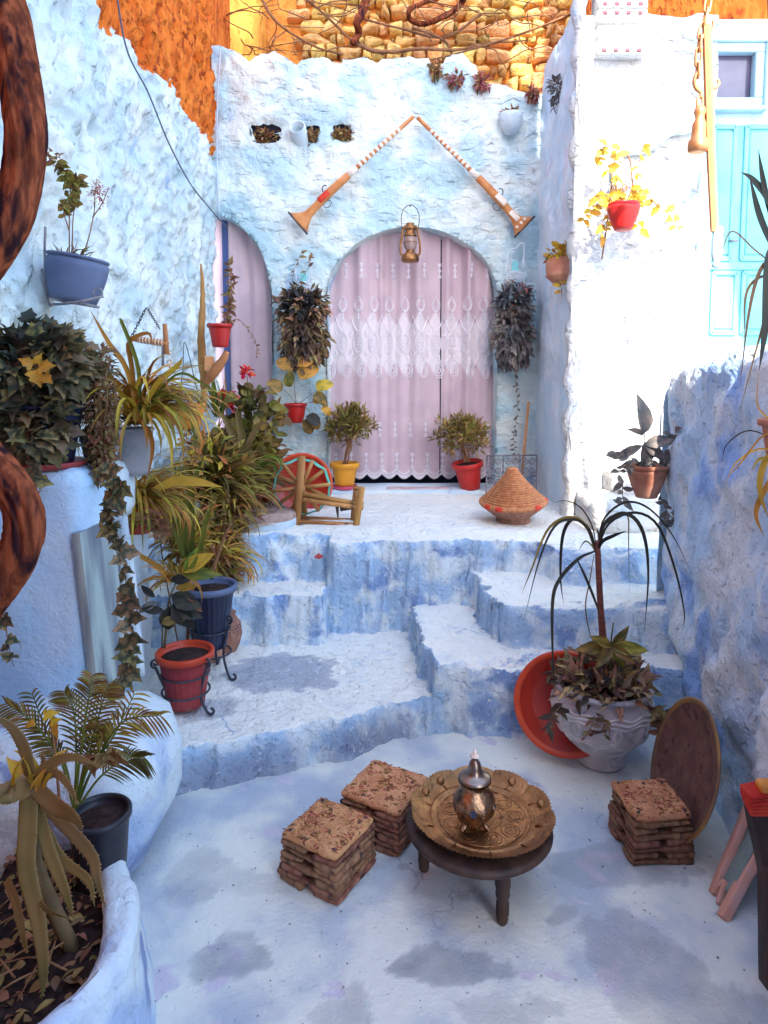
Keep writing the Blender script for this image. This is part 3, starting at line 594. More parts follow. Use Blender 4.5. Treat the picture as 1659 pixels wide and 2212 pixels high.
n_ = nseg; F = [(i*n_+j, i*n_+(j+1) % n_, (i+1)*n_+(j+1) % n_, (i+1)*n_+j) for i in range(len(rr_)-1) for j in range(n_)]
t = thing('brass_tray', 'scalloped engraved brass tray lying on the low round table', 'tray', (pc[0], pc[1], TT+.003))
obj('plate', (V, F), M['brass'], t)
mb = MB()
for k in range(10):
    a_ = (k+.5)*PI/5; q = np.array([math.cos(a_), math.sin(a_)]); s0, s1 = .74*PR, .95*PR
    mb.add(*tube([(pc[0]+q[0]*s0, pc[1]+q[1]*s0, TT+.013), (pc[0]+q[0]*.86*PR, pc[1]+q[1]*.86*PR, TT+.019), (pc[0]+q[0]*s1, pc[1]+q[1]*s1, TT+.029)], [.0025, .004, .0025], 6))
for k in range(9):
    a_ = k*2*PI/9
    for rad in (.030, .018):
        cc = np.array([pc[0]+math.cos(a_)*.46*PR, pc[1]+math.sin(a_)*.46*PR]); tt = np.linspace(0, 2*PI, 20)
        mb.add(*tube(np.stack([cc[0]+rad*np.cos(tt), cc[1]+rad*np.sin(tt), np.full(20, TT+.0085)], 1), .0012, 4, False))
for rad in (.62, .28): tt = np.linspace(0, 2*PI, 60); mb.add(*tube(np.stack([pc[0]+rad*PR*np.cos(tt), pc[1]+rad*PR*np.sin(tt), np.full(60, TT+.0085)], 1), .0016, 5, False))
obj('engraving', mb, M['brass'], t, kind='stuff')
for a_ in (.9, 2.2, 2.6, .2): obj('boss', lathe([(.016, 0), (.013, .009), (.005, .014), (.001, .015)], (pc[0]+math.cos(a_)*.90*PR, pc[1]+math.sin(a_)*.90*PR, TT+.022), 14, cap=False), M['brass'], t)
tp = on(1024, 1778, TT+.012); sc = .245/.25; zb = TT+.010
t = thing('teapot', 'engraved metal teapot with a domed lid standing on the brass tray', 'teapot', (tp[0], tp[1], zb))
body = [(.001, .020), (.030, .020), (.052, .030), (.068, .052), (.072, .075), (.067, .098), (.053, .118), (.043, .130), (.041, .140), (.045, .150), (.056, .156)]
obj('body', lathe([(r*sc, z*sc) for r, z in body], tp*[1, 1, 0]+[0, 0, zb], 40, mod=lambda r, z, th: r*(1+.012*np.cos(th*10)*sstep(.03, .06, z)*sstep(.13, .1, z)), cap=False), M['teapot_metal'], t)
lid = obj('lid', lathe([(.050, .152), (.054, .156), (.054, .161), (.049, .165), (.038, .169), (.028, .174), (.0225, .180), (.0215, .195), (.0185, .210), (.012, .220), (.006, .226), (.001, .227)], tp*[1, 1, 0]+[0, 0, zb], 36, cap=False), M['silver'], t)
obj('finial', lathe([(.005, .224), (.006, .229), (.015, .232), (.016, .236), (.008, .240), (.005, .244), (.007, .249), (.004, .255), (.001, .257)], tp*[1, 1, 0]+[0, 0, zb], 16, cap=False), M['bone'], lid)
sp_ = smooth_path([tp+[-.006, -.060, .055-.012], tp+[-.010, -.080, .072-.012], tp+[-.014, -.092, .098-.012], tp+[-.016, -.104, .112-.012]], 12)
obj('spout', tube(sp_, np.linspace(.021, .011, 12), 14, False), M['teapot_metal'], t)
obj('spout_mouth', lathe([(.001, 0), (.009, .001), (.011, .002)], sp_[-1], 14, basis(sp_[-1]-sp_[-2]), cap=False), M['dark_room'], t)
obj('handle', tube(smooth_path([tp+[.01, .046, .135], tp+[.012, .09, .14], tp+[.014, .105, .10], tp+[.012, .09, .06], tp+[.01, .066, .05]], 18), .008, 10), M['teapot_metal'], t)
for sx, sy in ((-.038, -.03), (.038, -.03), (-.038, .03), (.038, .03)):
    obj('foot', tube(smooth_path([tp+[sx*.7, sy*.7, .028-.012], tp+[sx*1.05, sy*1.05, .012-.012], tp+[sx*1.2, sy*1.2, -.004]], 6), [.007, .008, .008, .008, .009, .008], 8), M['teapot_metal'], t)
mb = MB()
for k in range(8):
    a_ = k*PI/4+.3; tt = np.linspace(0, 3.2*PI, 30); rad = .016*(1-tt/(3.6*PI))
    aa = a_+rad*np.cos(tt)/.07; zz_ = .076+rad*np.sin(tt); R_ = np.interp(zz_, [z for r, z in body], [r for r, z in body])*sc+.0005
    mb.add(*tube(np.stack([tp[0]+R_*np.cos(aa), tp[1]+R_*np.sin(aa), zb+zz_*sc], 1), .0014, 4, False))
obj('scrollwork', mb, M['silver'], t, kind='stuff')

# ---- carved white pot, red dish, brown tray, slate, post
wp = on(1311, 1668); wp[1] += .09; wp[2] = 0
WP = thing('carved_pot', 'white carved round pot with the drooping palm-like plant', 'potted plant', (wp[0], wp[1], 0))
k_ = mpp(wp[1])*1.09
wprof = [(.001, 0), (44*k_, 0), (50*k_, 6*k_), (47*k_, 22*k_), (48*k_, 30*k_), (66*k_, 48*k_), (88*k_, 75*k_), (99*k_, 105*k_), (101*k_, 125*k_), (98*k_, 140*k_), (91*k_, 150*k_), (88*k_, 156*k_), (92*k_, 160*k_), (98*k_, 164*k_), (100*k_, 169*k_), (94*k_, 173*k_), (86*k_, 170*k_), (80*k_, 160*k_), (.001, 158*k_)]
WH = 170*k_
obj('pot', lathe(wprof, wp, 64, cap=False, mod=lambda r, z, th: r*(1+.006*np.sin(th*28)*(z > 161*k_))), M['carved_white'], WP)
obj('soil', lathe([(.001, 162*k_), (82*k_, 160*k_)], wp, 24, cap=False), M['soil'], WP)
oz = np.array([z for r, z in wprof[4:12]]); orr = np.array([r for r, z in wprof[4:12]])
def onpot(a, z, e=.0): R_ = np.interp(z, oz, orr)+e; return np.stack([wp[0]+R_*np.cos(a), wp[1]+R_*np.sin(a), np.broadcast_to(z, np.shape(a))], -1)
mb = MB(); aa = np.linspace(0, 2*PI, 140)
for z0, amp, ph in ((136, 3, 0), (128, 3, .8), (120, 3, 1.6), (84, 3, 0), (77, 3, .6)):
    mb.add(*tube(onpot(aa, (z0+amp*np.sin(aa*11+ph))*k_), .0058, 6, False))
for a0 in np.arange(0, 6.2, .785):
    tt = np.linspace(0, 1, 14)
    for sg in (-1, 1): mb.add(*tube(onpot(a0+sg*.07*np.sin(tt*PI), (90+30*tt)*k_), .0058, 6, False))
    for q in range(6):
        for sg in (-1, 1):
            tt = np.linspace(0, 1, 6); mb.add(*tube(onpot(a0+.39+sg*tt*.22, (84+q*5+tt*12)*k_), .0042, 5, False))
    mb.add(*tube(onpot(a0+.39+0*np.linspace(0, 1, 10), np.linspace(60, 118, 10)*k_), .0048, 5, False))
obj('carving', mb, M['carved_relief'], WP, kind='stuff')
def dish(name, label, cat, c, n, rad, depth, m, rimm, xdir=None, base=None, rimw=.14):
    R = basis(n, xdir); t = thing(name, label, cat, c if base is None else base)
    obj('bowl', lathe([(.001, .0), (rad*.62, .0), (rad*.68, .006), (rad*(1-rimw), depth*.8), (rad*(1-rimw)+.004, depth*.86)], c, 64, R, cap=False), m, t)
    obj('rim', lathe([(rad*(1-rimw)+.002, depth*.80), (rad*.93, depth), (rad*.985, depth*1.02), (rad, depth*.94), (rad*.97, depth*.7), (rad*.7, -.012), (.001, -.012)], c, 64, R, cap=False), rimm, t)
    return t
dc = at(1222, 1517, 2.88)
dish('red_dish', 'round red glazed dish leaning behind the white carved pot', 'dish', dc, (-.28, -.93, .30), .225, .045, M['red_glaze'], M['orange_rim'])
bc = on(1490, 1662, .235)
dish('brown_tray', 'round dark brown metal tray leaning against the deep blue parapet', 'tray', bc, (-.95, .05, .28), .255, .03, M['tray_brown'], M['tray_rim'], rimw=.1)
# slate in a wooden frame
t = thing('framed_slate', 'small green slate in a pink wooden frame leaning at the right edge', 'slate board', on(1550, 1960))
a0, a1 = on(1541, 1932), on(1561, 1985); b0, b1 = at(1618, 1742, a0[1]+.12), at(1650, 1818, a1[1]+.12)
def plank(p, q, w, th_, nrm, m, name, par, noise=.002):
    p, q = np.array(p), np.array(q); d = q-p; L = np.linalg.norm(d); y = d/L; z = unit(np.array(nrm)-y*np.dot(nrm, y)); x = np.cross(y, z)
    return obj(name, rbox((w, L, th_), min(.004, th_*.3), (2, 10, 2), noise, 30, 3, R=np.stack([x, y, z], 1), c=(p+q)/2), m, par)
nr = np.cross(b0-a0, a1-a0); nr = nr if nr[1] < 0 else -nr
plank(a0, b0, .03, .026, nr, M['pink_wood'], 'frame_rail', t); plank(a1, b1, .034, .03, nr, M['pink_wood'], 'frame_rail', t)
m0, m1 = (a0*.93+b0*.07+a1*.93+b1*.07)/2, (b0+b1)/2; plank(m0+(m1-m0)*.12, m1, np.linalg.norm(a1-a0)*.8, .008, nr, M['slate'], 'slate_panel', t)
plank(a0*.5+a1*.5+(b0-a0)*.02, a0*.6+a1*.4+(b0-a0)*.24, .014, .02, nr, M['pink_wood'], 'prop', t); plank(a0+(b0-a0)*.05, a0*.6+a1*.4+(b0-a0)*.24, .016, .02, nr, M['pink_wood'], 'prop', t)
plank(b0, b1, .03, .024, nr, M['pink_wood'], 'frame_rail', t)
t = thing('wooden_loom_post', 'dark wooden post capped with red cord at the right edge', 'post', on(1665, 2120))
py_ = 1.72
plank(at(1663, 1885, py_), at(1632, 1740, py_+.02), .05, .04, (0, -1, .3), M['dark_wood'], 'arm', t)
plank(at(1668, 2130, py_-.05), at(1664, 1860, py_), .05, .05, (0, -1, 0), M['dark_wood'], 'post', t)
mb = MB()
for k in range(6): mb.add(*rbox((.06, .05, .009), .004, (2, 2, 1), .003, 30, k, c=at(1636+k*-1.2, 1745-k*7.5, py_+.02), R=rz(.05*k)@rx(.25)))
obj('cord_wrap', mb, M['red_cord'], t, kind='stuff')
obj('orange_cap', rbox((.05, .04, .03), .01, (3, 3, 3), .004, 20, 2, c=at(1655, 1697, py_+.02)), M['orange_plastic'], t)

# ---- muskets
def musket(muzzle, butt, label, seed, deco):
    a, b = np.array(muzzle), np.array(butt); d = b-a; L = np.linalg.norm(d); x = d/L; y = np.array([0, -1., 0]); z = np.cross(x, y)
    if z[2] < 0: z = -z
    P = lambda s, o=0.0: a+x*L*s+z*o
    t = thing('musket', label, 'musket', b)
    obj('barrel', tube([P(0), P(.3), P(.70)], [.016, .018, .023], 12), M['gun_wood'], t)
    for k in range(10):
        s0 = .12+k*.036; r0 = .0192+.0045*k/10
        obj('band', tube([P(s0), P(s0+.02)], r0, 12), M['bone'], t)
    obj('band', tube([P(.485), P(.555)], [.026, .030], 12), M['bone'], t)
    ks = np.array([.555, .62, .70, .76, .82, .87, .91, .94, .965, .985, 1.0]); up = np.array([.032, .033, .036, .038, .030, .026, .03, .05, .075, .10, .115]); dn = np.array([.032, .033, .036, .038, .036, .04, .046, .06, .08, .10, .115])
    off = np.array([0, 0, -.002, -.004, -.010, -.016, -.02, -.022, -.02, -.018, -.016]); V = []; n = 12
    for s, u_, w_, o_ in zip(ks, up, dn, off):
        for j in range(n):
            th = 2*PI*j/n; V.append(P(s, o_)+z*math.cos(th)*(u_+w_)/2+y*math.sin(th)*.03)
    F = [(i*n+j, i*n+(j+1) % n, (i+1)*n+(j+1) % n, (i+1)*n+j) for i in range(len(ks)-1) for j in range(n)]+[tuple(range(n))[::-1], tuple((len(ks)-1)*n+j for j in range(n))]
    st_ = obj('stock', (V, F), M['gun_wood'], t)
    obj('butt_plate', rbox((.016, .05, .238), .005, (1, 2, 8), R=np.stack([x, -y, z], 1), c=P(1.0, -.016)), M['iron'], st_)
    obj('lock_plate', rbox((.11, .012, .05), .005, (5, 1, 3), R=np.stack([x, -y, z], 1), c=P(.765, .0)+y*.031), M['bone'] if deco else M['red_cord'], t)
    obj('hammer', tube(smooth_path([P(.75, .03)+y*.024, P(.74, .055)+y*.024, P(.72, .065)+y*.024, P(.705, .05)+y*.024], 10), .0045, 6), M['iron'], t)
    tt = np.linspace(0, 2*PI, 20); obj('trigger_guard', tube(np.array([P(.775+.028*math.cos(q), -.062+.026*math.sin(q)) for q in tt]), .003, 6, False), M['iron'], t)
    if deco:
        obj('inlay', rbox((.10, .01, .045), .004, (5, 1, 3), .003, 60, 4, R=np.stack([x, -y, z], 1), c=P(.90, -.018)+y*.029), M['bone'], st_)
        for dz in (-.05, .04, 0): obj('stud', lathe([(.014, 0), (.012, .005), (.001, .006)], P(.965, -.02+dz)+y*.03, 14, basis(y), cap=False), M['bone'], st_)
    return t
musket(bw(893, 252, .09), bw(641, 479, .09), 'antique musket with banded barrel sloping down to the left above the arch', 1, False)
musket(bw(902, 254, .09), bw(1136, 487, .09), 'antique musket with inlaid stock sloping down to the right above the arch', 2, True)

# ---- oil lantern
lc = at(886, 566, YB-.16); k_ = mpp(YB-.16); t = thing('oil_lantern', 'brass oil lantern hanging in front of the main arch', 'lantern', lc)
O = lambda dx, dv: lc+np.array([dx*k_, 0, dv*k_])
obj('fuel_tank', lathe([(r*k_, z*k_) for r, z in ((1, 0), (17, 0), (19, 3), (19, 10), (17, 12), (17, 15), (14, 17), (9, 20), (9, 25), (1, 25))], lc, 28, cap=False), M['brass'], t)
obj('globe', lathe([(r*k_, z*k_) for r, z in ((9, 25), (13, 31), (14.5, 40), (13, 49), (10, 54))], lc, 24, cap=False), M['lamp_glass'], t)
obj('chimney', lathe([(r*k_, z*k_) for r, z in ((13, 53), (14, 56), (11, 58), (10, 66), (13, 68), (13, 72), (8, 74), (9, 80), (1, 82))], lc, 24, cap=False), M['brass'], t)
for s in (-1, 1): obj('frame_tube', tube(smooth_path([O(s*14, 14), O(s*20, 18), O(s*20.5, 34), O(s*18, 52), O(s*15, 68), O(s*10, 76)], 24), 2.4*k_, 8), M['brass'], t)
obj('wire_guard', tube(np.array([O(15*math.cos(q), 40)+np.array([0, 15*k_*math.sin(q), 0]) for q in np.linspace(0, 2*PI, 24)]), .7*k_, 5, False), M['brass'], t)
obj('bail_handle', tube(smooth_path([O(-16, 62), O(-19, 90), O(-15, 108), O(-6, 116), O(0, 118), O(6, 116), O(15, 108), O(19, 90), O(16, 62)], 40), .9*k_, 6), M['iron'], t)
obj('wall_hook', tube([O(0, 117), O(0, 121)+np.array([0, .12, 0])], 1.2*k_, 6), M['iron'], t)

# ---- clay pipe and small half pot in the wall
pc_ = bw(647, 292, 0.0); t = thing('clay_pipe', 'short whitewashed clay pipe sticking out of the back wall', 'pipe', pc_)
ax = unit((-.12, -.82, .42)); rr_ = 21*mpp(YB)*.82; R = basis(ax)
obj('pipe', lathe([(rr_, -.12), (rr_, .09), (rr_*.93, .095), (rr_*.84, .09), (rr_*.82, -.1)], pc_, 28, R, cap=False), M['pale_plaster'], t)
obj('pipe_bore', lathe([(.001, -.06), (rr_*.82, -.06)], pc_, 24, R, cap=False), M['dark_room'], t)
hp = bw(1101, 262, .0); HPOT = thing('wall_pot', 'small whitewashed half pot set high in the back wall with dry plant', 'wall planter', hp)
obj('pot', lathe([(.001, -.13), (.05, -.12), (.085, -.06), (.095, .0), (.10, .035), (.088, .035), (.08, .0), (.001, -.005)], hp+[0, -.06, 0], 28, cap=False), M['pale_plaster'], HPOT)

# ---- curtains with lace
def curtain(x0, x1, z0, zt, y0, label, slit=None, seed=1, dens=None, name='lace_curtain'):
    t = thing(name, label, 'curtain', ((x0+x1)/2, y0, z0))
    fold = dens or (lambda s: .022*np.sin(s*24+1.2*np.sin(s*5+seed))+.010*np.sin(s*61+seed))
    def surf(x, z):
        w = .35+.65*sstep(z0, zt, z); return y0+fold(x)*w+.008*vnoise(x*6, z*2, 0, seed)
    for (a, b) in ([(x0, x1)] if slit is None else [(x0, slit-.003), (slit+.007, x1)]):
        nu, nv = int((b-a)/.009)+2, 130; X = np.linspace(a, b, nu)[:, None]*np.ones(nv)
        sc_ = np.abs(np.sin((X-x0)*PI/.135)); zb = z0+.045-.045*sc_; tt = np.linspace(0, 1, nv)[None]; Z = zb+(zt-zb)*tt
        sk = 0 if slit is None else (.045*(1-tt)**1.0*0)
        Yv = surf(X, Z); la = sstep(.02, .0, np.abs(Z-(zt*0+LZ))-.21-.05*np.sin(X*PI/.07)) if LZ else 0*X
        la = np.maximum(la, sstep(z0+.13-.06*sc_, z0+.11-.06*sc_, Z)*.9)
        obj('panel', (np.stack([X, Yv, Z], -1).reshape(-1, 3), grid(nu, nv)), M['curtain'], t, attr={'lace': (la*.8).ravel()})
    mb = MB()
    def stroke(pts, w=.0028):
        w = w*1.35
        P = np.array([(x, surf(x, z)-.004, z) for x, z in pts if x0+.01 < x < x1-.01])
        if len(P) > 1: mb.add(*tube(P, w, 4, False))
    def oval(cx, cz, a, b, n=18, w=.0028, pt=0.0): stroke([(cx+a*math.sin(q)*(1-pt*max(0, math.cos(q))), cz+b*math.cos(q)) for q in np.linspace(0, 2*PI, n)], w)
    def sprig(cx, cz, s=1.0):
        stroke([(cx, cz-.075*s), (cx, cz+.075*s)]); stroke([(cx, cz+.022*s), (cx+.014*s, cz), (cx, cz-.022*s), (cx-.014*s, cz), (cx, cz+.022*s)])
        for q in (.04, .058, -.04, -.058):
            for sg in (-1, 1): stroke([(cx, cz+q*s), (cx+sg*.018*s, cz+q*s+(.012 if q > 0 else -.012)*s)])
    sp = .137; n = int((x1-x0)/sp)
    for k in range(n+1):
        cx = x0+.06+k*sp
        if cx > x1-.03: break
        if LZ:
            sprig(cx+.03, at(0, 585, y0)[2], .9)
            z = at(0, 662, y0)[2]; oval(cx, z+.02, .036, .065, pt=.5); oval(cx, z+.015, .025, .048, w=.0022, pt=.5); sprig(cx, z-.07, .55)
            z = LZ; oval(cx, z, .046, .09); oval(cx, z, .037, .076); 
            for q in range(6): oval(cx+.018*math.cos(q*PI/3), z+.038*math.sin(q*PI/3), .013, .019, 9, .0022)
            for dz in (-.085, .085): oval(cx+sp/2, z+dz, .013, .026, 8)
            stroke([(cx+sp/2-.06, z+.10), (cx+sp/2-.03, z+.15), (cx+sp/2, z+.24), (cx+sp/2+.03, z+.15), (cx+sp/2+.06, z+.10)], .004); stroke([(cx+sp/2-.06, z-.10), (cx+sp/2-.03, z-.15), (cx+sp/2, z-.2), (cx+sp/2+.03, z-.15), (cx+sp/2+.06, z-.10)], .004)
            z = at(0, 798, y0)[2]; oval(cx+.03, z-.01, .038, .068); oval(cx+.03, z-.01, .027, .05); oval(cx+.03, z-.01, .014, .028, 10); sprig(cx+.03, z+.085, .5)
        sprig(cx+.05, at(0, 928, y0)[2], .9); sprig(cx+.068, z0+.17, .95)
    xs_ = np.linspace(x0+.012, x1-.012, int((x1-x0)/.012))
    for e in (.012, .022, .05): stroke([(x, z0+.045-.045*abs(math.sin((x-x0)*PI/.135))+e) for x in xs_], .0022)
    obj('embroidery', mb, M['embroidery'], t, kind='stuff')
    return t
LZ = at(0, 742, 6.03)[2]
cf = lambda s: (.042*np.sin((s-.2)*34+1.5*np.sin(s*7))*(.25+.75*sstep(.1, .4, s))+.022*np.sin(s*13+.6)+.012*np.sin(s*57+2*np.sin(s*9)))
curtain(-.56, 1.05, .765, 3.02, 5.985, 'pale pink lace curtain hanging in the main arch', slit=.50, seed=2, dens=cf)
LZ = None
curtain(-1.62, -.93, .765, 3.12, 5.995, 'pale plain curtain hanging in the half hidden arch at left', seed=5)
mb = MB()
obj_ = obj('door_jamb', rbox((.05, .05, 2.4), .006, (1, 1, 6), c=(-1.385, 5.985, 1.95)), mat('dark_blue_paint', (.05, .08, .2), rough=.6), BWALL)

# ---- turquoise door and window in the right wall
dz0 = .55; dx1 = dx0+1.25
t = thing('panelled_door', 'turquoise panelled wooden door beyond the parapet', 'door', (dx0+.6, YP+.08, dz0))
obj('leaf', rbox((1.25, .04, dzt-dz0), .004, (1, 1, 1), c=((dx0+dx1)/2, YP+.09, (dzt+dz0)/2)), M['turquoise'], t, smooth=False)
for (u0, u1, v0, v1) in ((1530, 1588, 275, 560), (1535, 1590, 590, 720), (1600, 1680, 275, 560), (1600, 1680, 590, 720)):
    p, q = at(u0, v1, YP+.07), at(u1, v0, YP+.07); cx, cz = (p[0]+q[0])/2, (p[2]+q[2])/2; w, h = q[0]-p[0], q[2]-p[2]
    pn = obj('door_panel', rbox((w*.8, .02, h-.06), .008, (2, 1, 2), c=(cx, YP+.068, cz)), M['turquoise'], t)
    for sx, sz, ww, hh_ in ((-w/2, 0, .02, h), (w/2, 0, .02, h), (0, h/2, w, .02), (0, -h/2, w, .02)): obj('moulding', rbox((ww+.012, .022, hh_+.012), .006, (1, 1, 1), c=(cx+sx, YP+.064, cz+sz)), M['turquoise'], pn)
p = at(1545, 575, YP+.05); obj('cross_rail', rbox((1.2, .03, .05), .006, (1, 1, 1), c=(dx0+.64, YP+.066, p[2])), M['turquoise'], t)
obj('jamb', rbox((.05, .1, dzt-dz0), .008, (1, 1, 8), .004, 8, 3, c=(dx0-.005, YP+.02, (dzt+dz0)/2)), M['turquoise_frame'], t)
obj('latch', rbox((.06, .02, .012), .003, (1, 1, 1), c=at(1585, 520, YP+.04)), M['grey_iron'], t)
t = thing('small_window', 'small square window with a pale frame above the turquoise door', 'window', at(1590, 215, YP))
p, q = at(1548, 210, YP+.02), at(1634, 112, YP+.02); cx, cz, w, h = (p[0]+q[0])/2, (p[2]+q[2])/2, q[0]-p[0], q[2]-p[2]
obj('pane', rbox((w*1.05, .01, h*1.05), .002, (1, 1, 1), c=(cx, YP+.09, cz)), M['glass_dull'], t, smooth=False)
fo = obj('frame', rbox((w+.12, .07, .06), .008, (1, 1, 1), c=(cx, YP+.05, cz+h/2+.03)), M['turquoise_frame'], t)
for (sx, sz, ww, hh_) in ((-w/2-.03, 0, .06, h), (w/2+.03, 0, .06, h), (0, -h/2-.03, w+.12, .06)): obj('frame', rbox((ww, .068, hh_), .008, (1, 1, 1), c=(cx+sx, YP+.051, cz+sz)), M['turquoise_frame'], t)
for (sx, sz, ww, hh_) in ((-w/2-.075, 0, .03, h+.18), (w/2+.075, 0, .03, h+.18), (0, h/2+.075, w+.12, .03), (0, -h/2-.075, w+.12, .03)): obj('moulding', rbox((ww, .09, hh_), .008, (1, 1, 1), c=(cx+sx, YP+.04, cz+sz)), M['turquoise_frame'], t)
# teal ledge and rounded steps at the sunlit wall
t = thing('wall_ledge', 'pale blue plaster ledge slanting across the sunlit wall', 'ledge', pw(1400, 300))
obj('ledge', tube(smooth_path([pw(1325, 318, .0), pw(1372, 320, .02), pw(1410, 305, .03), pw(1440, 285, .03), pw(1500, 268, .03)], 30), .05, 10, rough=.3), M['pale_plaster'], t)
t = thing('plaster_step', 'small rounded white plaster step at the foot of the sunlit wall', 'step', (1.75, 4.45, .7))
obj('step', rbox((.9, .55, .22), .06, (16, 10, 6), .02, 7, 3, c=(1.80, 4.46, .79)), M['white_plaster'], t); obj('step', rbox((.75, .3, .2), .06, (14, 6, 6), .02, 7, 4, c=(1.92, 4.62, .96)), M['white_plaster'], t)

# ---- steelyard balance on a chain, bell weight
yb = 3.0; k_ = mpp(yb)
t = thing('steelyard_bar', 'long orange wooden balance bar hanging before the turquoise door', 'balance bar', at(1546, 575, yb))
obj('bar', tube([at(1527, 55, yb), at(1534, 300, yb), at(1543, 500, yb)], [9*k_, 9*k_, 8*k_], 6), M['clay_orange'], t, smooth=False)
obj('grip', lathe([(r*k_, z*k_) for r, z in ((1, 0), (8, 3), (9, 9), (6, 14), (10, 20), (11, 30), (11, 62), (9, 70), (11, 76), (10, 86), (1, 88))], at(1547, 580, yb), 20, cap=False), M['turquoise_frame'], t)
obj('side_hook', tube(smooth_path([at(1534, 190, yb), at(1545, 190, yb), at(1553, 182, yb), at(1551, 172, yb)], 10), 3*k_, 7), M['copper'], t)
obj('side_hook', tube(smooth_path([at(1530, 72, yb), at(1538, 66, yb), at(1542, 54, yb), at(1540, 44, yb)], 10), 3*k_, 7), M['copper'], t)
t = thing('bell_weight', 'orange bell shaped weight hanging on a short chain beside the balance bar', 'weight', at(1510, 328, yb))
bt = unit(at(1513, 225, yb)-at(1507, 326, yb)); 
bo_ = obj('bell', lathe([(r*k_, z*k_) for r, z in ((1, 2), (14, 0), (20, 4), (21, 12), (20, 22), (15, 30), (14, 44), (14, 58), (9, 68), (10, 76), (12, 82), (10, 90), (5, 94), (1, 95))], at(1507, 330, yb), 32, basis(bt), cap=False), M['copper'], t)
def link(c, d, L, w, r, flip):
    d = unit(d); s = np.array([0, 1., 0]) if flip else unit(np.cross(d, [0, 1., 0])); tt = np.linspace(0, 2*PI, 17)
    return tube(np.array([c+d*(L/2-w)*np.sign(math.cos(q))*min(1, abs(math.cos(q))*3)+d*w*math.cos(q)+s*w*math.sin(q) for q in tt]), r, 6, False)
ch = [(1532, -10), (1527, 22), (1520, 52), (1513, 80), (1510, 108), (1508, 140), (1507, 165)]
for i in range(len(ch)-1):
    p, q = at(*ch[i], yb), at(*ch[i+1], yb); obj('chain_link', link((p+q)/2, q-p, np.linalg.norm(q-p)*1.3, 6*k_, 2.6*k_, i % 2), M['copper'], t)
obj('hook', tube(smooth_path([at(1510, 150, yb), at(1500, 172, yb), at(1503, 190, yb), at(1514, 200, yb), at(1514, 212, yb)], 18), 4*k_, 8), M['copper'], t)
obj('chain_link', link(at(1512, 222, yb), np.array([0, 0, 1.]), 22*k_, 6*k_, 2.6*k_, 0), M['copper'], t)

# ---- spinning wheel, grindstone, red plate, tagine, grille
yw = 4.55; k_ = mpp(yw); wc = at(652, 1052, yw)
t = thing('spinning_wheel', 'old wooden spinning wheel with green twine rim on the terrace', 'spinning wheel', on(700, 1138, .7))
for k in range(12):
    a_ = k*PI/6+.12; q = np.array([math.cos(a_), .0, math.sin(a_)]); yo = (.03 if k % 2 else -.03)
    obj('spoke', tube([wc+q*5*k_+np.array([0, yo, 0]), wc+q*64*k_+np.array([0, yo, 0])], [4.6*k_, 4.0*k_], 8), M['old_wood'], t)
for e in range(5):
    P = []
    for k in range(25):
        a_ = k*PI/12+.12; rr = (61-(0 if k % 2 == 0 else 3)+e*.8)*k_; P.append(wc+np.array([math.cos(a_)*rr, (.03 if (k//2) % 2 else -.03)*(1 if k % 2 == 0 else 0)+(e-2)*.005, math.sin(a_)*rr]))
    obj('twine', tube(np.array(P), 1.0*k_, 5, False), M['twine'], t)
obj('hub', tube([wc+[0, -.10, 0], wc+[0, .08, 0]], [9*k_, 9*k_], 12), M['old_wood'], t)
def bar(u0, v0, u1, v1, y_, r, name='rail', par=None, m='old_wood', y2=None): return obj(name, tube([at(u0, v0, y_), at((u0+u1)/2, (v0+v1)/2, (y_+(y2 or y_))/2), at(u1, v1, y2 or y_)], r*k_, 8, rough=.12), M[m], par)
bar(652, 985, 641, 1135, yw-.11, 8, 'upright', t); bar(652, 985, 655, 1128, yw+.10, 7, 'upright', t)
bar(782, 1052, 768, 1140, yw-.14, 7, 'upright', t); bar(770, 1050, 762, 1128, yw+.02, 6, 'upright', t)
bar(655, 1068, 785, 1090, yw-.11, 5.5, 'rail', t); bar(655, 1080, 785, 1098, yw-.13, 5, 'rail', t); bar(640, 1126, 775, 1134, yw-.12, 4.5, 'rail', t); bar(650, 1118, 770, 1124, yw+.04, 4, 'rail', t)
bar(764, 1054, 788, 1058, yw-.06, 4.5, 'cross_bar', t); bar(765, 1128, 772, 1136, yw+.0, 4, 'cross_bar', t, y2=yw-.14)
obj('spindle', tube([at(728, 1092, yw-.12), at(730, 1118, yw-.12)], [4*k_, 1.5*k_], 8), M['dark_wood'], t); obj('spindle', tube([at(735, 1098, yw-.12), at(768, 1096, yw-.12)], [6*k_, 4*k_], 8, rough=.3), M['dark_wood'], t)
gc = on(566, 1144, .7); gc[1] += .13; R_g = 67*mpp(gc[1])
t = thing('grindstone', 'flat round grey millstone with a whitewashed edge on the terrace', 'millstone', gc)
obj('stone', lathe([(.001, .0), (R_g*.97, .002), (R_g, .02), (R_g, .07), (R_g*.96, .092), (.03, .095), (.022, .08), (.001, .08)], gc, 48, cap=False, mod=lambda r, z, th: r*(1+.03*np.sin(th*2)+.012*np.sin(th*7))), M['chalk_stone'], t)
obj('painted_edge', lathe([(R_g*.99, .0), (R_g*1.012, .01), (R_g*1.012, .045), (R_g*1.0, .052)], gc, 48, cap=False, mod=lambda r, z, th: r*(1+.03*np.sin(th*2)+.012*np.sin(th*7))), M['pale_plaster'], t)
rp = at(652, 1046, 5.05); dish('red_plate', 'large round red plate leaning behind the spinning wheel', 'plate', rp, (.05, -.95, .2), 68*mpp(5.05), .04, M['red_glaze'], M['orange_rim'])
tg = on(1115, 1133, .7); tg[1] += .10; k_ = mpp(tg[1]); tilt = basis((-.05, -.10, 1.0))
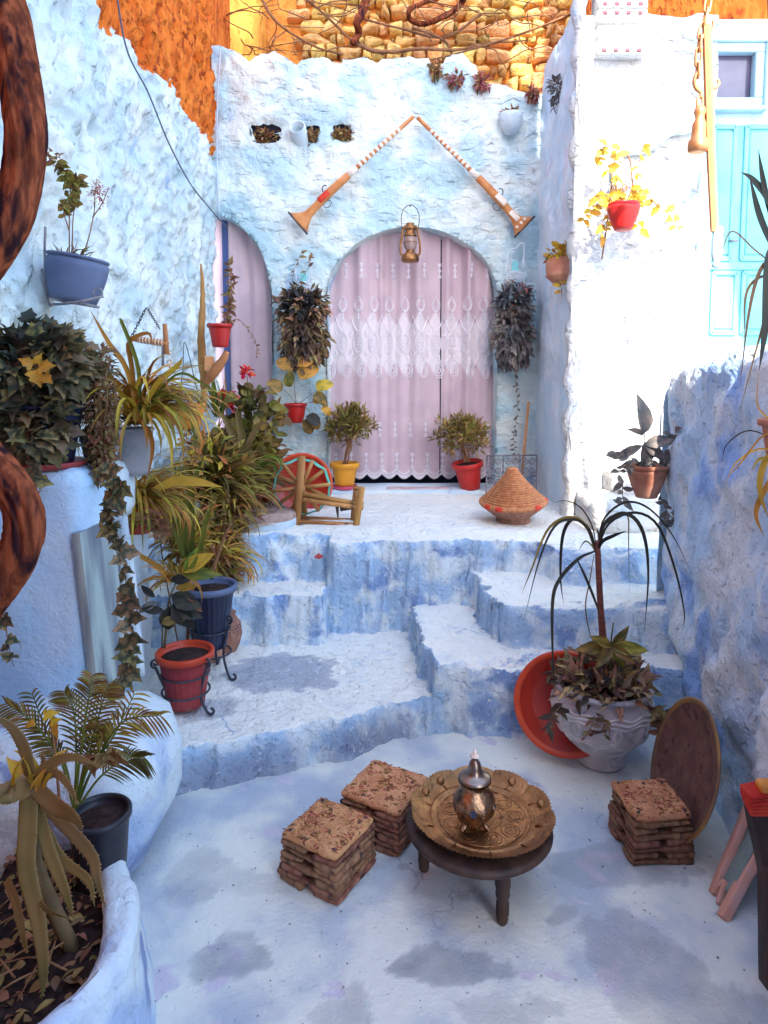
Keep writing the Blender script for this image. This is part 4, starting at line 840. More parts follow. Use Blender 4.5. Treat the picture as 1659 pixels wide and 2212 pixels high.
t = thing('straw_basket', 'coiled straw basket with a tall conical lid on the terrace', 'basket', tg)
obj('foot', lathe([(r*k_, z*k_) for r, z in ((1, 0), (36, 0), (38, 4), (35, 12), (40, 18))], tg, 40, tilt, cap=False), M['straw_dark'], t)
bp = []
for k in range(8):
    r = 40+k*4.0; z = 16+k*3.4; bp += [(r*k_, z*k_), ((r+3.0)*k_, (z+.8)*k_), ((r+3.2)*k_, (z+2.6)*k_)]
obj('bowl', lathe(bp, tg, 56, tilt, cap=False), M['straw_dark'], t)
obj('bowl_rim', lathe([((69+5*math.cos(q))*k_, (46+5*math.sin(q))*k_) for q in np.linspace(0, 2*PI, 12)], tg, 56, tilt, cap=False), M['straw'], t)
lp = []; nc = 19
for k in range(nc):
    s = k/(nc-1); r = 62*(1-s)**1.25+9+ (6*math.sin(s*PI)*.0); z = 46+s*72
    for q in np.linspace(-1.2, 1.4, 5): lp.append(((r+2.8*math.cos(q))*k_, (z+2.6*math.sin(q))*k_))
lp += [(8*k_, 121*k_), (.001, 120*k_)]
lidt = obj('lid', lathe(lp, tg, 56, tilt, cap=False, mod=lambda r, z, th: r*(1+.006*np.sin(th*23))), M['straw'], t)
for a_ in (3.6, 4.0, -.25, 5.2): obj('red_binding', lathe([((69+5.4*math.cos(q))*k_, (46+5.4*math.sin(q))*k_) for q in np.linspace(0, 2*PI, 10)], tg, 1, tilt, cap=False) if False else tube(np.array([tg+tilt@np.array([69.5*k_*math.cos(a_+d), 69.5*k_*math.sin(a_+d), 46*k_]) for d in np.linspace(0, .22, 6)]), 5.5*k_, 10), M['red_cord'], t)
# wrought iron grille
yg = 5.62; k_ = mpp(yg); t = thing('iron_grille', 'dark wrought iron scroll grille leaning behind the straw basket', 'grille', on(1105, 1075, .7))
G = lambda u, v: at(u, v, yg-(v-985)*.0022)
for (a_, b_) in (((1052, 985), (1160, 983)), ((1052, 985), (1050, 1078)), ((1160, 983), (1158, 1078)), ((1051, 1030), (1159, 1028)), ((1051, 1076), (1158, 1076)), ((1087, 985), (1086, 1077)), ((1123, 984), (1122, 1077))): obj('bar', tube([G(*a_), G(*b_)], 1.8*k_, 6), M['grey_iron'], t)
for i in range(3):
    for j in range(2):
        for sg in (-1, 1):
            for sv in (-1, 1):
                cx, cy = 1069+i*36+sg*8, 1007+j*46+sv*10; tt = np.linspace(0, 3.6*PI, 22); obj('scroll', tube(np.array([G(cx+sg*(9-q*.7)*math.cos(q), cy+sv*(9-q*.7)*math.sin(q)) for q in tt]), 1.3*k_, 5), M['grey_iron'], t)
t = thing('orange_stick', 'thin orange rod leaning in the corner behind the iron grille', 'rod', at(1128, 985, 5.7)); obj('rod', tube([at(1126, 1040, 5.66), at(1142, 868, 5.8)], 3.0*mpp(5.7), 8), M['clay_orange'], t)

# ---- cable, thin conduit
t = thing('wall_cable', 'thin dark cable sagging across the left plaster wall', 'cable', lw(470, 480))
obj('cable', tube(smooth_path([lw(250, -20, .10), lw(275, 110, .09), lw(320, 200, .10), lw(365, 310, .10), lw(410, 395, .10), lw(445, 440, .10), bw(470, 470, .06), bw(490, 490, .05)], 50), .0052, 6), M['cable'], t)
t = thing('wall_conduit', 'pale thin wire running up the corner of the back wall', 'wire', bw(472, 470)); obj('wire', tube(smooth_path([bw(476, 110, .05), bw(470, 200, .05), bw(468, 330, .05), bw(473, 470, .05)], 24), .006, 6), M['pale_cable'], t)

# ---- left ledge, bench, near planter
LG = thing('plaster_ledge', 'tall smooth blue plaster ledge at left carrying the ivy pot', 'ledge', (-1.3, 2.6, 0))
lz = at(100, 1017, 2.45)[2]
obj('block', rbox((.58, .47, lz), .05, (26, 22, 60), .018, 4, 3, c=(-1.41, 2.68, lz/2)), M['ledge_plaster'], LG)
obj('corner_lump', rbox((.16, .24, .26), .06, (10, 12, 12), .02, 8, 6, c=(-1.15, 2.80, lz-.125)), M['pale_plaster'], LG)
obj('rear_shelf', rbox((.42, .55, .98), .05, (16, 20, 36), .02, 5, 8, c=(-1.40, 3.12, .49)), M['pale_plaster'], LG)
SLB = thing('marble_slab', 'streaked grey marble slab leaning on the ledge side behind trailing ivy', 'slab', (-1.03, 2.65, .5))
q0, q1, q2, q3 = at(172, 1152, 2.42), at(256, 1112, 2.78), at(298, 1452, 2.80), at(216, 1532, 2.44)
nrm = unit(np.cross(q1-q0, q3-q0)); nrm = nrm if nrm[0] > 0 else -nrm
V = [q0, q1, q2, q3, *(q-nrm*.03 for q in (q0, q1, q2, q3))]
obj('slab', (V, [(0, 1, 2, 3), (7, 6, 5, 4), (0, 4, 5, 1), (1, 5, 6, 2), (2, 6, 7, 3), (3, 7, 4, 0)]), M['mirror_slab'], SLB, smooth=False)
obj('edge_post', tube(smooth_path([at(262, 1110, 2.80), at(282, 1250, 2.82), at(303, 1460, 2.82)], 20), .022, 10, rough=.15), M['pale_plaster'], SLB)
BN = thing('plaster_bench', 'rounded white and blue plaster bench below the ledge', 'bench', (-1.1, 2.3, 0))
bzt = at(330, 1475, 2.55)[2]
obj('bench', rbox((.72, .66, bzt), .17, (34, 34, 26), .03, 4.5, 5, c=(-1.135, 2.32, bzt/2-.01)), M['bench_plaster'], BN)
PT = thing('round_planter', 'curved whitewashed planter of bare soil in the near left corner', 'planter', (-1.0, 1.6, 0))
pz = .30
path = smooth_path([(*on(60, 1735, pz)[:2],), (*on(150, 1738, pz)[:2],), (*on(215, 1775, pz)[:2],), (*on(248, 1860, pz)[:2],), (*on(262, 1955, pz)[:2],), (*on(245, 2045, pz)[:2],), (*on(180, 2130, pz)[:2],), (*on(60, 2235, pz)[:2],), (*on(-80, 2330, pz)[:2],), (-1.3, 1.12), (-1.45, 1.2)], 120)
th = np.linspace(0, PI, 14); w_ = .036
prof = [(w_+.05*(1-h)**2, h*.88) for h in np.linspace(0, 1, 20)]+[(w_*math.cos(t_), .88+.12*math.sin(t_)) for t_ in th[1:-1]]+[(-w_, h*.88) for h in np.linspace(1, 0, 10)]
Tn = np.gradient(path, axis=0)[40]; sgn = 1 if Tn[1] > 0 else -1
prof = [(-sgn*a if True else a, b) for a, b in prof]
if np.dot(np.array([Tn[1], -Tn[0]])*prof[0][0], np.array([1, 0])) < 0: prof = [(-a, b) for a, b in prof]
V, Q = sweep(np.column_stack([path, np.full(120, pz)]), prof, .022, 7, 3)
obj('planter_wall', (V, Q), M['bench_plaster'], PT)
cx_ = np.array([-1.12, 1.62]); ring = np.linspace(0.02, 1, 26); V = np.array([[*(cx_+(p-cx_)*s), 0] for s in ring for p in path]); V[:, 2] = .215+.03*fbm(V[:, 0]*9, V[:, 1]*9, 0, 4, 4)+.008*vnoise(V[:, 0]*60, V[:, 1]*60, 0, 3)
obj('soil', (V, grid(26, 120)), M['soil'], PT)

# ---- trunk of the old vine, dry branches overhead
TRK = thing('vine_trunk', 'thick twisting brown tree trunk at the left edge', 'tree', (-1.15, 1.75, 0))
tp_ = smooth_path([at(5, -60, 1.95), at(22, 40, 1.9), at(40, 160, 1.85), at(58, 300, 1.8), at(45, 420, 1.78), at(0, 530, 1.76), at(-110, 660, 1.74), at(-150, 800, 1.72), at(-80, 930, 1.70), at(10, 1030, 1.68), at(52, 1110, 1.67), at(40, 1200, 1.67), at(-30, 1290, 1.68), at(-90, 1400, 1.7), at(-120, 1600, 1.72), at(-130, 1900, 1.75)], 160)
NR = 64; NP = 260; tp_ = smooth_path(tp_[::8], NP)
V, F = tube(tp_, np.interp(np.linspace(0, 1, NP), [0, .2, .35, .5, .7, 1], [.044, .048, .050, .05, .045, .06]), NR)
aj = np.tile(np.arange(NR), NP)/NR*2*PI+np.repeat(np.arange(NP), NR)*.018; al = np.repeat(np.arange(NP), NR)
ca, sa = np.cos(aj), np.sin(aj)
dd = .16*vnoise(ca*1.4, sa*1.4, al*.05, 6)+.10*vnoise(ca*5, sa*5, al*.05, 16)+.07*vnoise(ca*11, sa*11, al*.10, 26)
V = V+(V-np.repeat(tp_, NR, 0))*dd[:, None]
obj('trunk', (V, F), M['bark'], TRK)
VN = thing('dry_vine', 'bare dry vine branches tangled in front of the stone wall', 'vine', at(780, 100, 6.3))
yv = 6.4; rv = random.Random(9); k_ = mpp(yv)
for pts, r0 in (([(795, -20), (785, 20), (772, 50), (775, 72), (762, 92)], 10), ([(1010, -15), (985, 20), (950, 40), (915, 52), (888, 44), (884, 24), (910, 8), (950, -5), (990, -20)], 6.5), ([(772, 90), (800, 108), (850, 112), (910, 105), (980, 108), (1040, 98)], 4.5), ([(650, -10), (700, 30), (770, 95), (830, 118)], 3), ([(890, 60), (930, 72), (962, 90), (975, 115)], 3.5), ([(560, -10), (600, 50), (680, 100), (740, 118)], 3), ([(1040, 30), (960, 80), (860, 60), (780, 40)], 3.2), ([(1260, 20), (1120, 75), (1000, 112), (930, 130)], 2.6)):
    P = smooth_path([at(u, v, yv+rv.uniform(-.12, .12)) for u, v in pts], 40); obj('branch', tube(P, np.linspace(r0, r0*.6, 40)*k_, 9, rough=.25, seed=int(r0*9)), M['bark' if r0 > 6 else 'twig'], VN)
for q in range(52):
    u0, v0 = rv.uniform(480, 1230), rv.uniform(-20, 100); a_ = rv.uniform(0, 2*PI); P = [at(u0, v0, yv)]; u, v = u0, v0
    for s in range(5):
        a_ += rv.uniform(-.6, .6); u += math.cos(a_)*rv.uniform(18, 42); v += math.sin(a_)*rv.uniform(8, 20); v = min(v, 150 if u > 1000 else 118); P.append(at(u, v, yv+rv.uniform(-.15, .15)))
    obj('twig', tube(smooth_path(P, 18), np.linspace(1.5, .7, 18)*k_, 5), M['twig'], VN)

def sunpt(u, v, y): p = pw(u, v, 0); q = np.array(to_sun); return p+q*((y-p[1])/q[1])
for pts, r0 in (([(1235, 640), (1262, 605), (1330, 562), (1385, 530), (1440, 482), (1492, 425), (1530, 340)], .022), ([(1436, 240), (1440, 330), (1444, 420), (1470, 480), (1512, 560)], .013), ([(1380, 532), (1398, 580), (1420, 640)], .007), ([(1330, 562), (1345, 640), (1350, 720), (1360, 800)], .010)):
    obj('branch', tube(smooth_path([sunpt(u, v, 3.1) for u, v in pts], 30), r0, 8, rough=.3), M['twig'], VN)
DL = thing('fallen_leaf', 'small dry red leaf lying on the terrace edge', 'leaf', at(688, 1203, 3.98)); obj('blade', ([at(678, 1204, 3.96), at(690, 1208, 3.94), at(700, 1202, 3.97), at(688, 1198, 3.99)+[0, 0, .01]], [(0, 1, 3), (1, 2, 3)]), M['red_glaze'], DL)

# ---- grit and dry crumbs on the courtyard floor and the landing
gr = np.random.RandomState(3); Vg = []; Fg = []
for i in range(420):
    x, y = gr.uniform(-.75, 1.35), gr.uniform(1.2, 3.9)
    if y > 2.45+.33*(x+.8) and y < 3.05+.25*max(x, 0): continue
    z = .006 if y < 2.9 else .185
    if y >= 2.9 and (x > .1 or x < -.75 or y > 3.6): continue
    r = gr.uniform(.0015, .0045); o = len(Vg); a = gr.rand()*6
    for q in range(4): Vg.append((x+r*math.cos(a+q*1.57)*gr.uniform(.6, 1.6), y+r*math.sin(a+q*1.57)*gr.uniform(.6, 1.6), z))
    Vg.append((x, y, z+r*.9)); Fg += [(o, o+1, o+4), (o+1, o+2, o+4), (o+2, o+3, o+4), (o+3, o, o+4)]
g_ = obj('grit', (Vg, Fg), mat('grit', (.10, .09, .10), (.55, .55, .56), scale=30, rough=.9), smooth=False); g_['kind'] = 'stuff'; g_['label'] = 'fine grit scattered over the floor and landing'; g_['category'] = 'grit'

# ================================================================== plants
def lmat(name, c1, c2, **k): return mat(name, c1, c2, scale=2.2, rough=.55, rnd=k.pop('rnd', .35), spec=.35, trans=.22, **k)
lmat('leaf_olive', (.11, .095, .018), (.36, .25, .045)); lmat('leaf_dark', (.015, .02, .018), (.055, .045, .028)); lmat('leaf_gold', (.66, .35, .045), (.30, .20, .03))
lmat('leaf_green', (.07, .12, .018), (.26, .25, .03)); lmat('leaf_zebra', (.022, .022, .026), (.46, .27, .12), lo=.38, hi=.52); lmat('leaf_grey', (.11, .125, .13), (.30, .24, .20))
lmat('leaf_brown', (.16, .08, .03), (.32, .18, .07)); lmat('leaf_yellow', (.70, .42, .04), (.45, .30, .04), rnd=.2); lmat('leaf_aloe', (.33, .195, .075), (.12, .115, .032), rnd=.10); lmat('leaf_ivy', (.04, .055, .035), (.30, .215, .09), lo=.40, hi=.62)
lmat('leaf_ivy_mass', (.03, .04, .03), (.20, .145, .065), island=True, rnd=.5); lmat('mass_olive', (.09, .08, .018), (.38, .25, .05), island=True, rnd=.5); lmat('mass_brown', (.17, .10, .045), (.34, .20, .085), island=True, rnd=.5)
lmat('mass_zebra', (.03, .028, .03), (.36, .21, .10), island=True, rnd=.5); lmat('mass_gold', (.56, .30, .045), (.20, .15, .03), island=True, rnd=.45); lmat('mass_dry', (.42, .24, .09), (.24, .14, .06), island=True, rnd=.4); lmat('mass_shrub', (.16, .125, .03), (.46, .31, .08), island=True, rnd=.45)
lmat('mass_red', (.38, .08, .07), (.5, .2, .12), island=True, rnd=.4); lmat('mass_greyleaf', (.09, .10, .115), (.38, .29, .24), island=True, rnd=.45)
mat('petal_red', (.80, .015, .012), (.62, .01, .02), scale=9, rough=.6, rnd=.2, trans=.2); mat('stem', (.13, .085, .04), (.2, .13, .06), scale=9, rough=.8); mat('stem_red', (.24, .075, .055), (.15, .05, .04), scale=30, rough=.7, stretch=(.3, .3, 3))
mat('thorn', (.34, .19, .08), rough=.7)

def leaf_geo(kind, droop=.3, fold=.15, seed=0):
    out = {'oval': [(0, .02), (.15, .28), (.4, .5), (.65, .44), (.85, .22), (1, .0)], 'lance': [(0, .03), (.2, .36), (.45, .5), (.75, .26), (1, 0)],
           'round': [(0, .05), (.08, .34), (.35, .52), (.7, .5), (.92, .28), (1, .05)], 'ivy': [(0, .04), (-.06, .30), (.12, .56), (.30, .34), (.48, .44), (.66, .2), (1, 0)], 'needle': [(0, .3), (.5, .5), (1, .0)]}[kind]
    V = []; F = []
    for y, x in out:
        z = -droop*y*y; V += [(-x, y, z+fold*x), (0, max(y, 0), z), (x, y, z+fold*x)]
    for i in range(len(out)-1):
        a = i*3; F += [(a, a+1, a+4, a+3), (a+1, a+2, a+5, a+4)]
    return np.array(V), F
LG_ = {k: [leaf_geo(k, d, f) for d, f in ((.15, .25), (.35, .15), (.55, .3))] for k in ('oval', 'lance', 'round', 'ivy', 'needle')}
LM_ = {}
def lmesh(kind, i, m):
    key = (kind, i, m)
    if key not in LM_: LM_[key] = mesh_of('leaf', *LG_[kind][i], M[m])
    return LM_[key]
def lmx(p, d, up, L, w):
    d = unit(d); x = np.cross(d, up); x = unit(x) if np.linalg.norm(x) > 1e-4 else np.array([1., 0, 0]); n = np.cross(x, d)
    Mx = np.eye(4); Mx[:3, 0] = x*w; Mx[:3, 1] = d*L; Mx[:3, 2] = n*L; Mx[:3, 3] = p; return Mx
RR = np.random.RandomState(12)
def leaves(par, kind, Ms, m, mass=None, nmax=40, name='leaf'):
    """the biggest nmax leaves are objects, the rest one mass"""
    if not len(Ms): return
    sz = np.array([np.linalg.norm(q[:3, 1]) for q in Ms]); dep = np.array([q[1, 3] for q in Ms]); o = np.argsort(-(sz/np.maximum(dep, .5))*(1+.15*RR.rand(len(sz)))); 
    front = set(o[:nmax].tolist())
    for i in o[:nmax]: inst(name, lmesh(kind, int(RR.randint(3)), m), Ms[i], par)
    rest = [q for i, q in enumerate(Ms) if i not in front]
    if rest:
        Vs = []; Fs = []; n = 0; rest = np.array(rest); vi = RR.randint(3, size=len(rest))
        for k in range(3):
            V, F = LG_[kind][k]; Q = rest[vi == k]
            if not len(Q): continue
            W_ = np.einsum('nij,vj->nvi', Q[:, :3, :3], V)+Q[:, None, :3, 3]; Fa = np.array(F); Vs.append(W_.reshape(-1, 3)); Fs.append((Fa[None]+n+np.arange(len(Q))[:, None, None]*len(V)).reshape(-1, 4)); n += len(Q)*len(V)
        obj('foliage', (np.concatenate(Vs), np.concatenate(Fs)), M[mass or m], par, kind='stuff')
def cloud(c, rad, n, L, asp=.4, up=.25, jit=.6, shell=.55, droop=0.0):
    out = []; c = np.array(c, float); rad = np.array(rad, float)
    for _ in range(n):
        d = unit(RR.randn(3)); r = (shell+(1-shell)*RR.rand())**.8 if RR.rand() < .75 else RR.rand()
        lump = 1+.22*float(vnoise(d[0]*2.2+c[0]*9, d[1]*2.2, d[2]*2.2+c[2]*7, 3)); p = c+d*rad*r*lump
        dd = unit(d*.9+np.array([0, 0, up])+RR.randn(3)*jit+np.array([0, 0, -droop])); l = L*(.6+.8*RR.rand()); out.append(lmx(p, dd, unit(np.array([0, -.5, 1])+RR.randn(3)*.5), l, l*asp))
    return out
def strand(path, n, L, asp=.8, jit=.5, face=(0, -1, .3), n0=0.0):
    P = smooth_path(path, max(12, n)); out = []
    for i in range(n):
        t = n0+(1-n0)*(i+.5*RR.rand())/n; p = P[min(int(t*(len(P)-1)), len(P)-1)]; s = 1 if i % 2 else -1
        d = unit(np.array([s*.8, -.35, -.35])+RR.randn(3)*jit); l = L*(.6+.7*RR.rand()); out.append(lmx(p, d, unit(np.array(face)+RR.randn(3)*.35), l, l*asp))
    return P, out
def stem(par, P, r=.003, m='stem', n=None, name='stem', taper=.5): 
    P = smooth_path(P, n or max(8, len(P)*4)); return obj(name, tube(P, np.linspace(r, r*taper, len(P)), 6), M[m], par)
def blade_geo(P, w, fold=.25, up=(0, -.3, 1), tip=.05, serr=0):
    P = np.asarray(P, float); n = len(P); T = np.gradient(P, axis=0); V = []; F = []
    for i in range(n):
        t = i/(n-1); ww = w*min(1, .45+t*2.2)*(1 if t < .5 else max(tip, 1-((t-.5)/.5)**1.6)); d = unit(T[i]); x = np.cross(d, up); x = unit(x) if np.linalg.norm(x) > 1e-3 else np.array([1., 0, 0]); nn = np.cross(x, d)
        V += [P[i]-x*ww/2+nn*fold*ww, P[i], P[i]+x*ww/2+nn*fold*ww]
    for i in range(n-1):
        a = i*3; F += [(a, a+1, a+4, a+3), (a+1, a+2, a+5, a+4)]
    return np.array(V), F
def arc(p, az, el, L, bend, n=9):
    """a blade that leaves at elevation el and bends down by 'bend' radians along its length"""
    P = [np.array(p, float)]; s = L/(n-1)
    for i in range(n-1):
        e = el-bend*((i+.5)/(n-1))**1.3; P.append(P[-1]+s*np.array([math.cos(az)*math.cos(e), math.sin(az)*math.cos(e), math.sin(e)]))
    return np.array(P)
def fountain(par, p, n, L, w, m, mass=None, nobj=20, el=(.5, 1.5), bend=(1.2, 2.6), az=(0, 2*PI), jit=.02, name='leaf', zmin=None):
    rest = MB()
    for i in range(n):
        a = az[0]+(az[1]-az[0])*RR.rand(); P = arc(np.array(p)+RR.randn(3)*[jit, jit, jit*.3], a, el[0]+(el[1]-el[0])*RR.rand(), L*(.6+.6*RR.rand()), bend[0]+(bend[1]-bend[0])*RR.rand())
        g = blade_geo(P, w*(.7+.6*RR.rand()))
        if i < nobj: obj(name, g, M[m], par)
        else: rest.add(*g)
    if rest.n: obj('foliage', rest, M[mass or m], par, kind='stuff')
def pxblade(par, pts, y, w, m, name='leaf', n=14, up=(0, -1, .3), fold=.2, dy=None):
    ys = [y+(dy*i/(len(pts)-1) if dy else 0) for i in range(len(pts))]
    return obj(name, blade_geo(smooth_path([at(u, v, q) for (u, v), q in zip(pts, ys)], n), w*mpp(y), fold, up), M[m], par)
def pxleaf(par, u, v, y, ang, Lpx, asp, kind, m, tilt=.3): 
    k = mpp(y); d = np.array([math.cos(ang), -tilt+RR.randn()*.2, math.sin(ang)]); l = Lpx*k; Mx = lmx(at(u, v, y), d, unit(np.array([RR.randn()*.25, -1, .45])), l, l*asp); inst('leaf', lmesh(kind, int(RR.randint(3)), m), Mx, par)

# ---- in the carved pot: drooping dracaena, avocado shoot, striped trailing plant
yd = wp[1]; k_ = mpp(yd); top = at(1291, 1168, yd)
obj('plant_stem', tube(smooth_path([at(1312, 1500, yd), at(1304, 1400, yd), at(1296, 1290, yd), at(1291, 1190, yd), top], 40), np.interp(np.linspace(0, 1, 40), [0, .5, 1], [9*k_, 7*k_, 5.5*k_]), 12, rough=.12), M['stem_red'], WP)
Z4 = lambda x, y: (1097+x*.3386, 987+y*.3386)
BL = [[(555, 600), (490, 430), (380, 385), (250, 470), (150, 720), (85, 880)], [(560, 600), (500, 450), (420, 400), (300, 440), (200, 660), (100, 1050)], [(560, 600), (520, 470), (420, 395), (350, 500), (335, 760), (355, 940)], [(560, 600), (450, 650), (330, 780), (285, 920), (285, 1250), (298, 1500)],
      [(570, 600), (590, 470), (660, 380), (760, 365), (770, 560), (775, 880)], [(575, 590), (620, 420), (760, 365), (860, 480), (895, 740), (870, 1130)], [(575, 600), (610, 400), (750, 290), (900, 330), (1050, 500), (1180, 760)], [(575, 600), (640, 430), (800, 355), (950, 430), (1060, 700), (1125, 990), (1112, 1110)],
      [(560, 610), (530, 560), (490, 540), (450, 600)], [(565, 600), (540, 450), (470, 330), (370, 280), (270, 300)], [(570, 600), (580, 520), (565, 440)], [(575, 600), (600, 540), (680, 500), (760, 470)], [(550, 620), (520, 800), (495, 950), (520, 1120), (560, 1200)], [(440, 650), (500, 780), (560, 930), (590, 1030)]]
for i, b in enumerate(BL):
    pxblade(WP, [Z4(*q) for q in b], yd, (6, 6, 8, 8, 4, 9, 5, 6, 4, 3, 5, 8, 3, 6)[i], 'leaf_dark' if i % 4 else 'leaf_olive', n=24, dy=(-1)**i*.10)
ac = at(1320, 1390, yd-.06)
stem(WP, [at(1322, 1520, yd-.05), at(1322, 1440, yd-.05), at(1320, 1390, yd-.06), at(1325, 1345, yd-.06)], .005, 'leaf_green')
for ang, L, ti in ((3.05, 80, .5), (.05, 78, .5), (3.6, 72, .9), (.9, 55, .3), (-.5, 60, .9), (2.6, 60, .2), (-.95, 55, .9)): pxleaf(WP, 1320, 1396, yd-.07, ang, L, .40, 'oval', 'leaf_olive', ti)
Ms = cloud((wp[0]-.01, wp[1]-.02, WH+.03), (.21, .18, .075), 420, .066, .40, up=.5)
P1, A1 = strand([at(1390, 1530, yd-.1), at(1420, 1535, yd-.14), at(1432, 1590, yd-.16)], 60, .066, .38); P2, A2 = strand([at(1215, 1520, yd-.1), at(1195, 1545, yd-.18), at(1180, 1570, yd-.2)], 18, .056, .38)
P3, A3 = strand([at(1285, 1548, yd-.2), at(1275, 1575, yd-.23), at(1262, 1595, yd-.22)], 9, .045, .4); P4, A4 = strand([at(1300, 1545, yd-.2), at(1312, 1570, yd-.23), at(1305, 1590, yd-.22)], 6, .04, .4)
for P in (P1, P2, P3, P4): stem(WP, P, .0025)
leaves(WP, 'lance', Ms+A1+A2+A3+A4, 'leaf_zebra', 'mass_zebra', 150)

# ---- two shrubs by the curtain
def shrub(u, vb, y, potm, r0, r1, h, label, spread, seed, tilt=None, cu=None, vt=870, vm=960, wpx=62, saucer=False, square=True):
    b = on(u, vb, .735); b = np.array([b[0], y, .735]); t = thing('potted_shrub', label, 'potted plant', b, 'bushy shrubs in front of the curtain')
    R = basis(tilt) if tilt is not None else np.eye(3)
    pot(t, b+np.array([0, 0, .025 if saucer else 0]), r0, r1, h, .012, potm, n=24 if not square else 28, R=R, rimh=.045)
    if saucer: obj('saucer', lathe([(.001, 0), (r0*1.15, 0), (r0*1.38, .03), (r0*1.32, .032), (r0*1.1, .008), (.001, .008)], b, 32, cap=False), M['pink_plastic'], t)
    p0 = b+R@np.array([0, 0, h]); c = at(cu, (vt+vm)/2, y); k = mpp(y); rad = np.array([wpx*k, wpx*k*.8, (vm-vt)/2*k*1.02])
    for i in range(11):
        a = RR.rand()*2*PI; e = c+rad*np.array([math.cos(a)*.6, math.sin(a)*.6, .1+RR.randn()*.35]); stem(t, [p0+RR.randn(3)*[.012, .012, 0], p0+(c-p0)*.35+RR.randn(3)*.02, (c+e)/2+RR.randn(3)*.02, e], .0055, 'twig', name='branch')
    Ms = cloud(c, rad*.62, 350, .05, .3, up=.6, jit=.45, shell=.2)
    for q in range(15):
        d = unit(RR.randn(3)); d[2] = abs(d[2])*.9-.25 if q % 3 else d[2]; Ms += cloud(c+d*rad*(.62+.22*RR.rand()), rad*np.array([.30, .30, .34])*(.7+.6*RR.rand()), 62, .052, .26, up=.7+.3*d[2], jit=.35, shell=.1)
    leaves(t, 'lance', Ms, 'leaf_olive', 'mass_shrub', 60)
    return t
shrub(743, 1060, 5.66, M['mustard_plastic'], .078, .115, .20, 'bushy shrub in a mustard yellow pot left of the curtain', .2, 1, cu=763, vt=868, vm=968, wpx=60, saucer=True)
shrub(1018, 1058, 5.66, M['red_plastic'], .082, .122, .235, 'bushy shrub in a tilted bright red pot right of the curtain', .2, 2, tilt=(-.14, -.1, 1), cu=992, vt=884, vm=985, wpx=64)
rpt = on(1018, 1050, .735); 

# ---- iron wall hangers with trailing plants beside the arch
def hanger(par, u, v0, v1, y, m='pale_iron', win=True, s=1.0):
    k = mpp(y)*s; A = lambda du, dv: at(u+du*s, v0+dv*s, y); r = 1.6*k
    fr = tube(smooth_path([A(-14, 60), A(-16, 28), A(-8, 14), A(2, 12), A(10, 2), A(18, 0), A(20, 10), A(17, 60)], 30), r, 6); obj('hanger_frame', fr, M[m], par)
    obj('hanger_bar', tube([A(-18, 62), A(20, 61)], r, 6), M[m], par)
    for sg in (-1, 1):
        tt = np.linspace(0, 3.4*PI, 26); obj('scroll', tube(np.array([A(1+sg*(8+(7-q*.55)*-math.cos(q)), 72+(7-q*.55)*math.sin(q)) for q in tt]), r*.9, 5), M[m], par)
        obj('hanger_frame', tube(smooth_path([A(sg*3, 64), A(sg*16+1, 68), A(sg*18+1, 82), A(sg*8, 96), A(0, 108)], 16), r, 6), M[m], par)
    if win:
        wz = [(-6, 60), (-6, 46), (-4, 40), (1, 37), (6, 40), (8, 46), (8, 60)]; f = [A(*q)+np.array([0, .004, 0]) for q in wz]; bk = [q+np.array([0, .012, 0]) for q in f]; n = len(f)
        obj('plaque', (f+bk, [tuple(range(n)), tuple(range(2*n-1, n-1, -1))]+[(i, (i+1) % n, n+(i+1) % n, n+i) for i in range(n)]), M['turquoise'], par, smooth=False)
yh = YB-.10
HL = thing('hanging_planter', 'dark striped trailing plant on a pale iron hanger left of the main arch', 'hanging plant', at(652, 800, yh)); hanger(HL, 654, 548, 0, yh)
k = mpp(yh)
pot(HL, at(652, 700, yh-.06), .04, .06, .12, .006, M['terracotta'], soil=True)
Ms = cloud(at(652, 665, yh-.09), (52*k, .11, 40*k), 620, .070, .44, up=-.1, jit=.5)+cloud(at(655, 732, yh-.09), (50*k, .10, 62*k), 900, .070, .44, up=-.5, jit=.5, droop=.4)+cloud(at(652, 635, yh-.08), (28*k, .07, 14*k), 120, .03, .4)
A = []
for pts in ([(640, 640), (632, 600), (645, 560), (655, 535)], [(640, 620), (665, 580), (672, 548), (660, 540)], [(690, 650), (705, 640), (708, 680)], [(612, 690), (600, 700), (602, 660)]):
    P, a = strand([at(*q, yh-.06) for q in pts], 9, .055, .4); stem(HL, P, .0025); A += a
leaves(HL, 'lance', Ms+A, 'leaf_zebra', 'mass_zebra', 130)
HR = thing('hanging_planter', 'dark striped trailing plant on a pale iron hanger right of the main arch', 'hanging plant', at(1112, 800, yh)); hanger(HR, 1112, 525, 0, yh)
pot(HR, at(1110, 690, yh-.06), .04, .055, .12, .006, M['terracotta'])
Ms = cloud(at(1112, 655, yh-.09), (38*k, .10, 34*k), 420, .066, .44, up=-.1, jit=.5)+cloud(at(1108, 732, yh-.09), (40*k, .10, 64*k), 760, .066, .44, up=-.5, jit=.5, droop=.4)
leaves(HR, 'lance', Ms, 'leaf_grey', 'mass_greyleaf', 110); leaves(HR, 'lance', cloud(at(1115, 625, yh-.10), (30*k, .08, 14*k), 26, .06, .35), 'leaf_brown', 'mass_red', 10)
P, A = strand([at(1112, 800, yh), at(1118, 880, yh+.04), at(1110, 950, yh+.03), at(1118, 1000, yh)], 30, .04, .45); stem(HR, P, .002); leaves(HR, 'oval', A, 'leaf_grey', 'mass_greyleaf', 20)
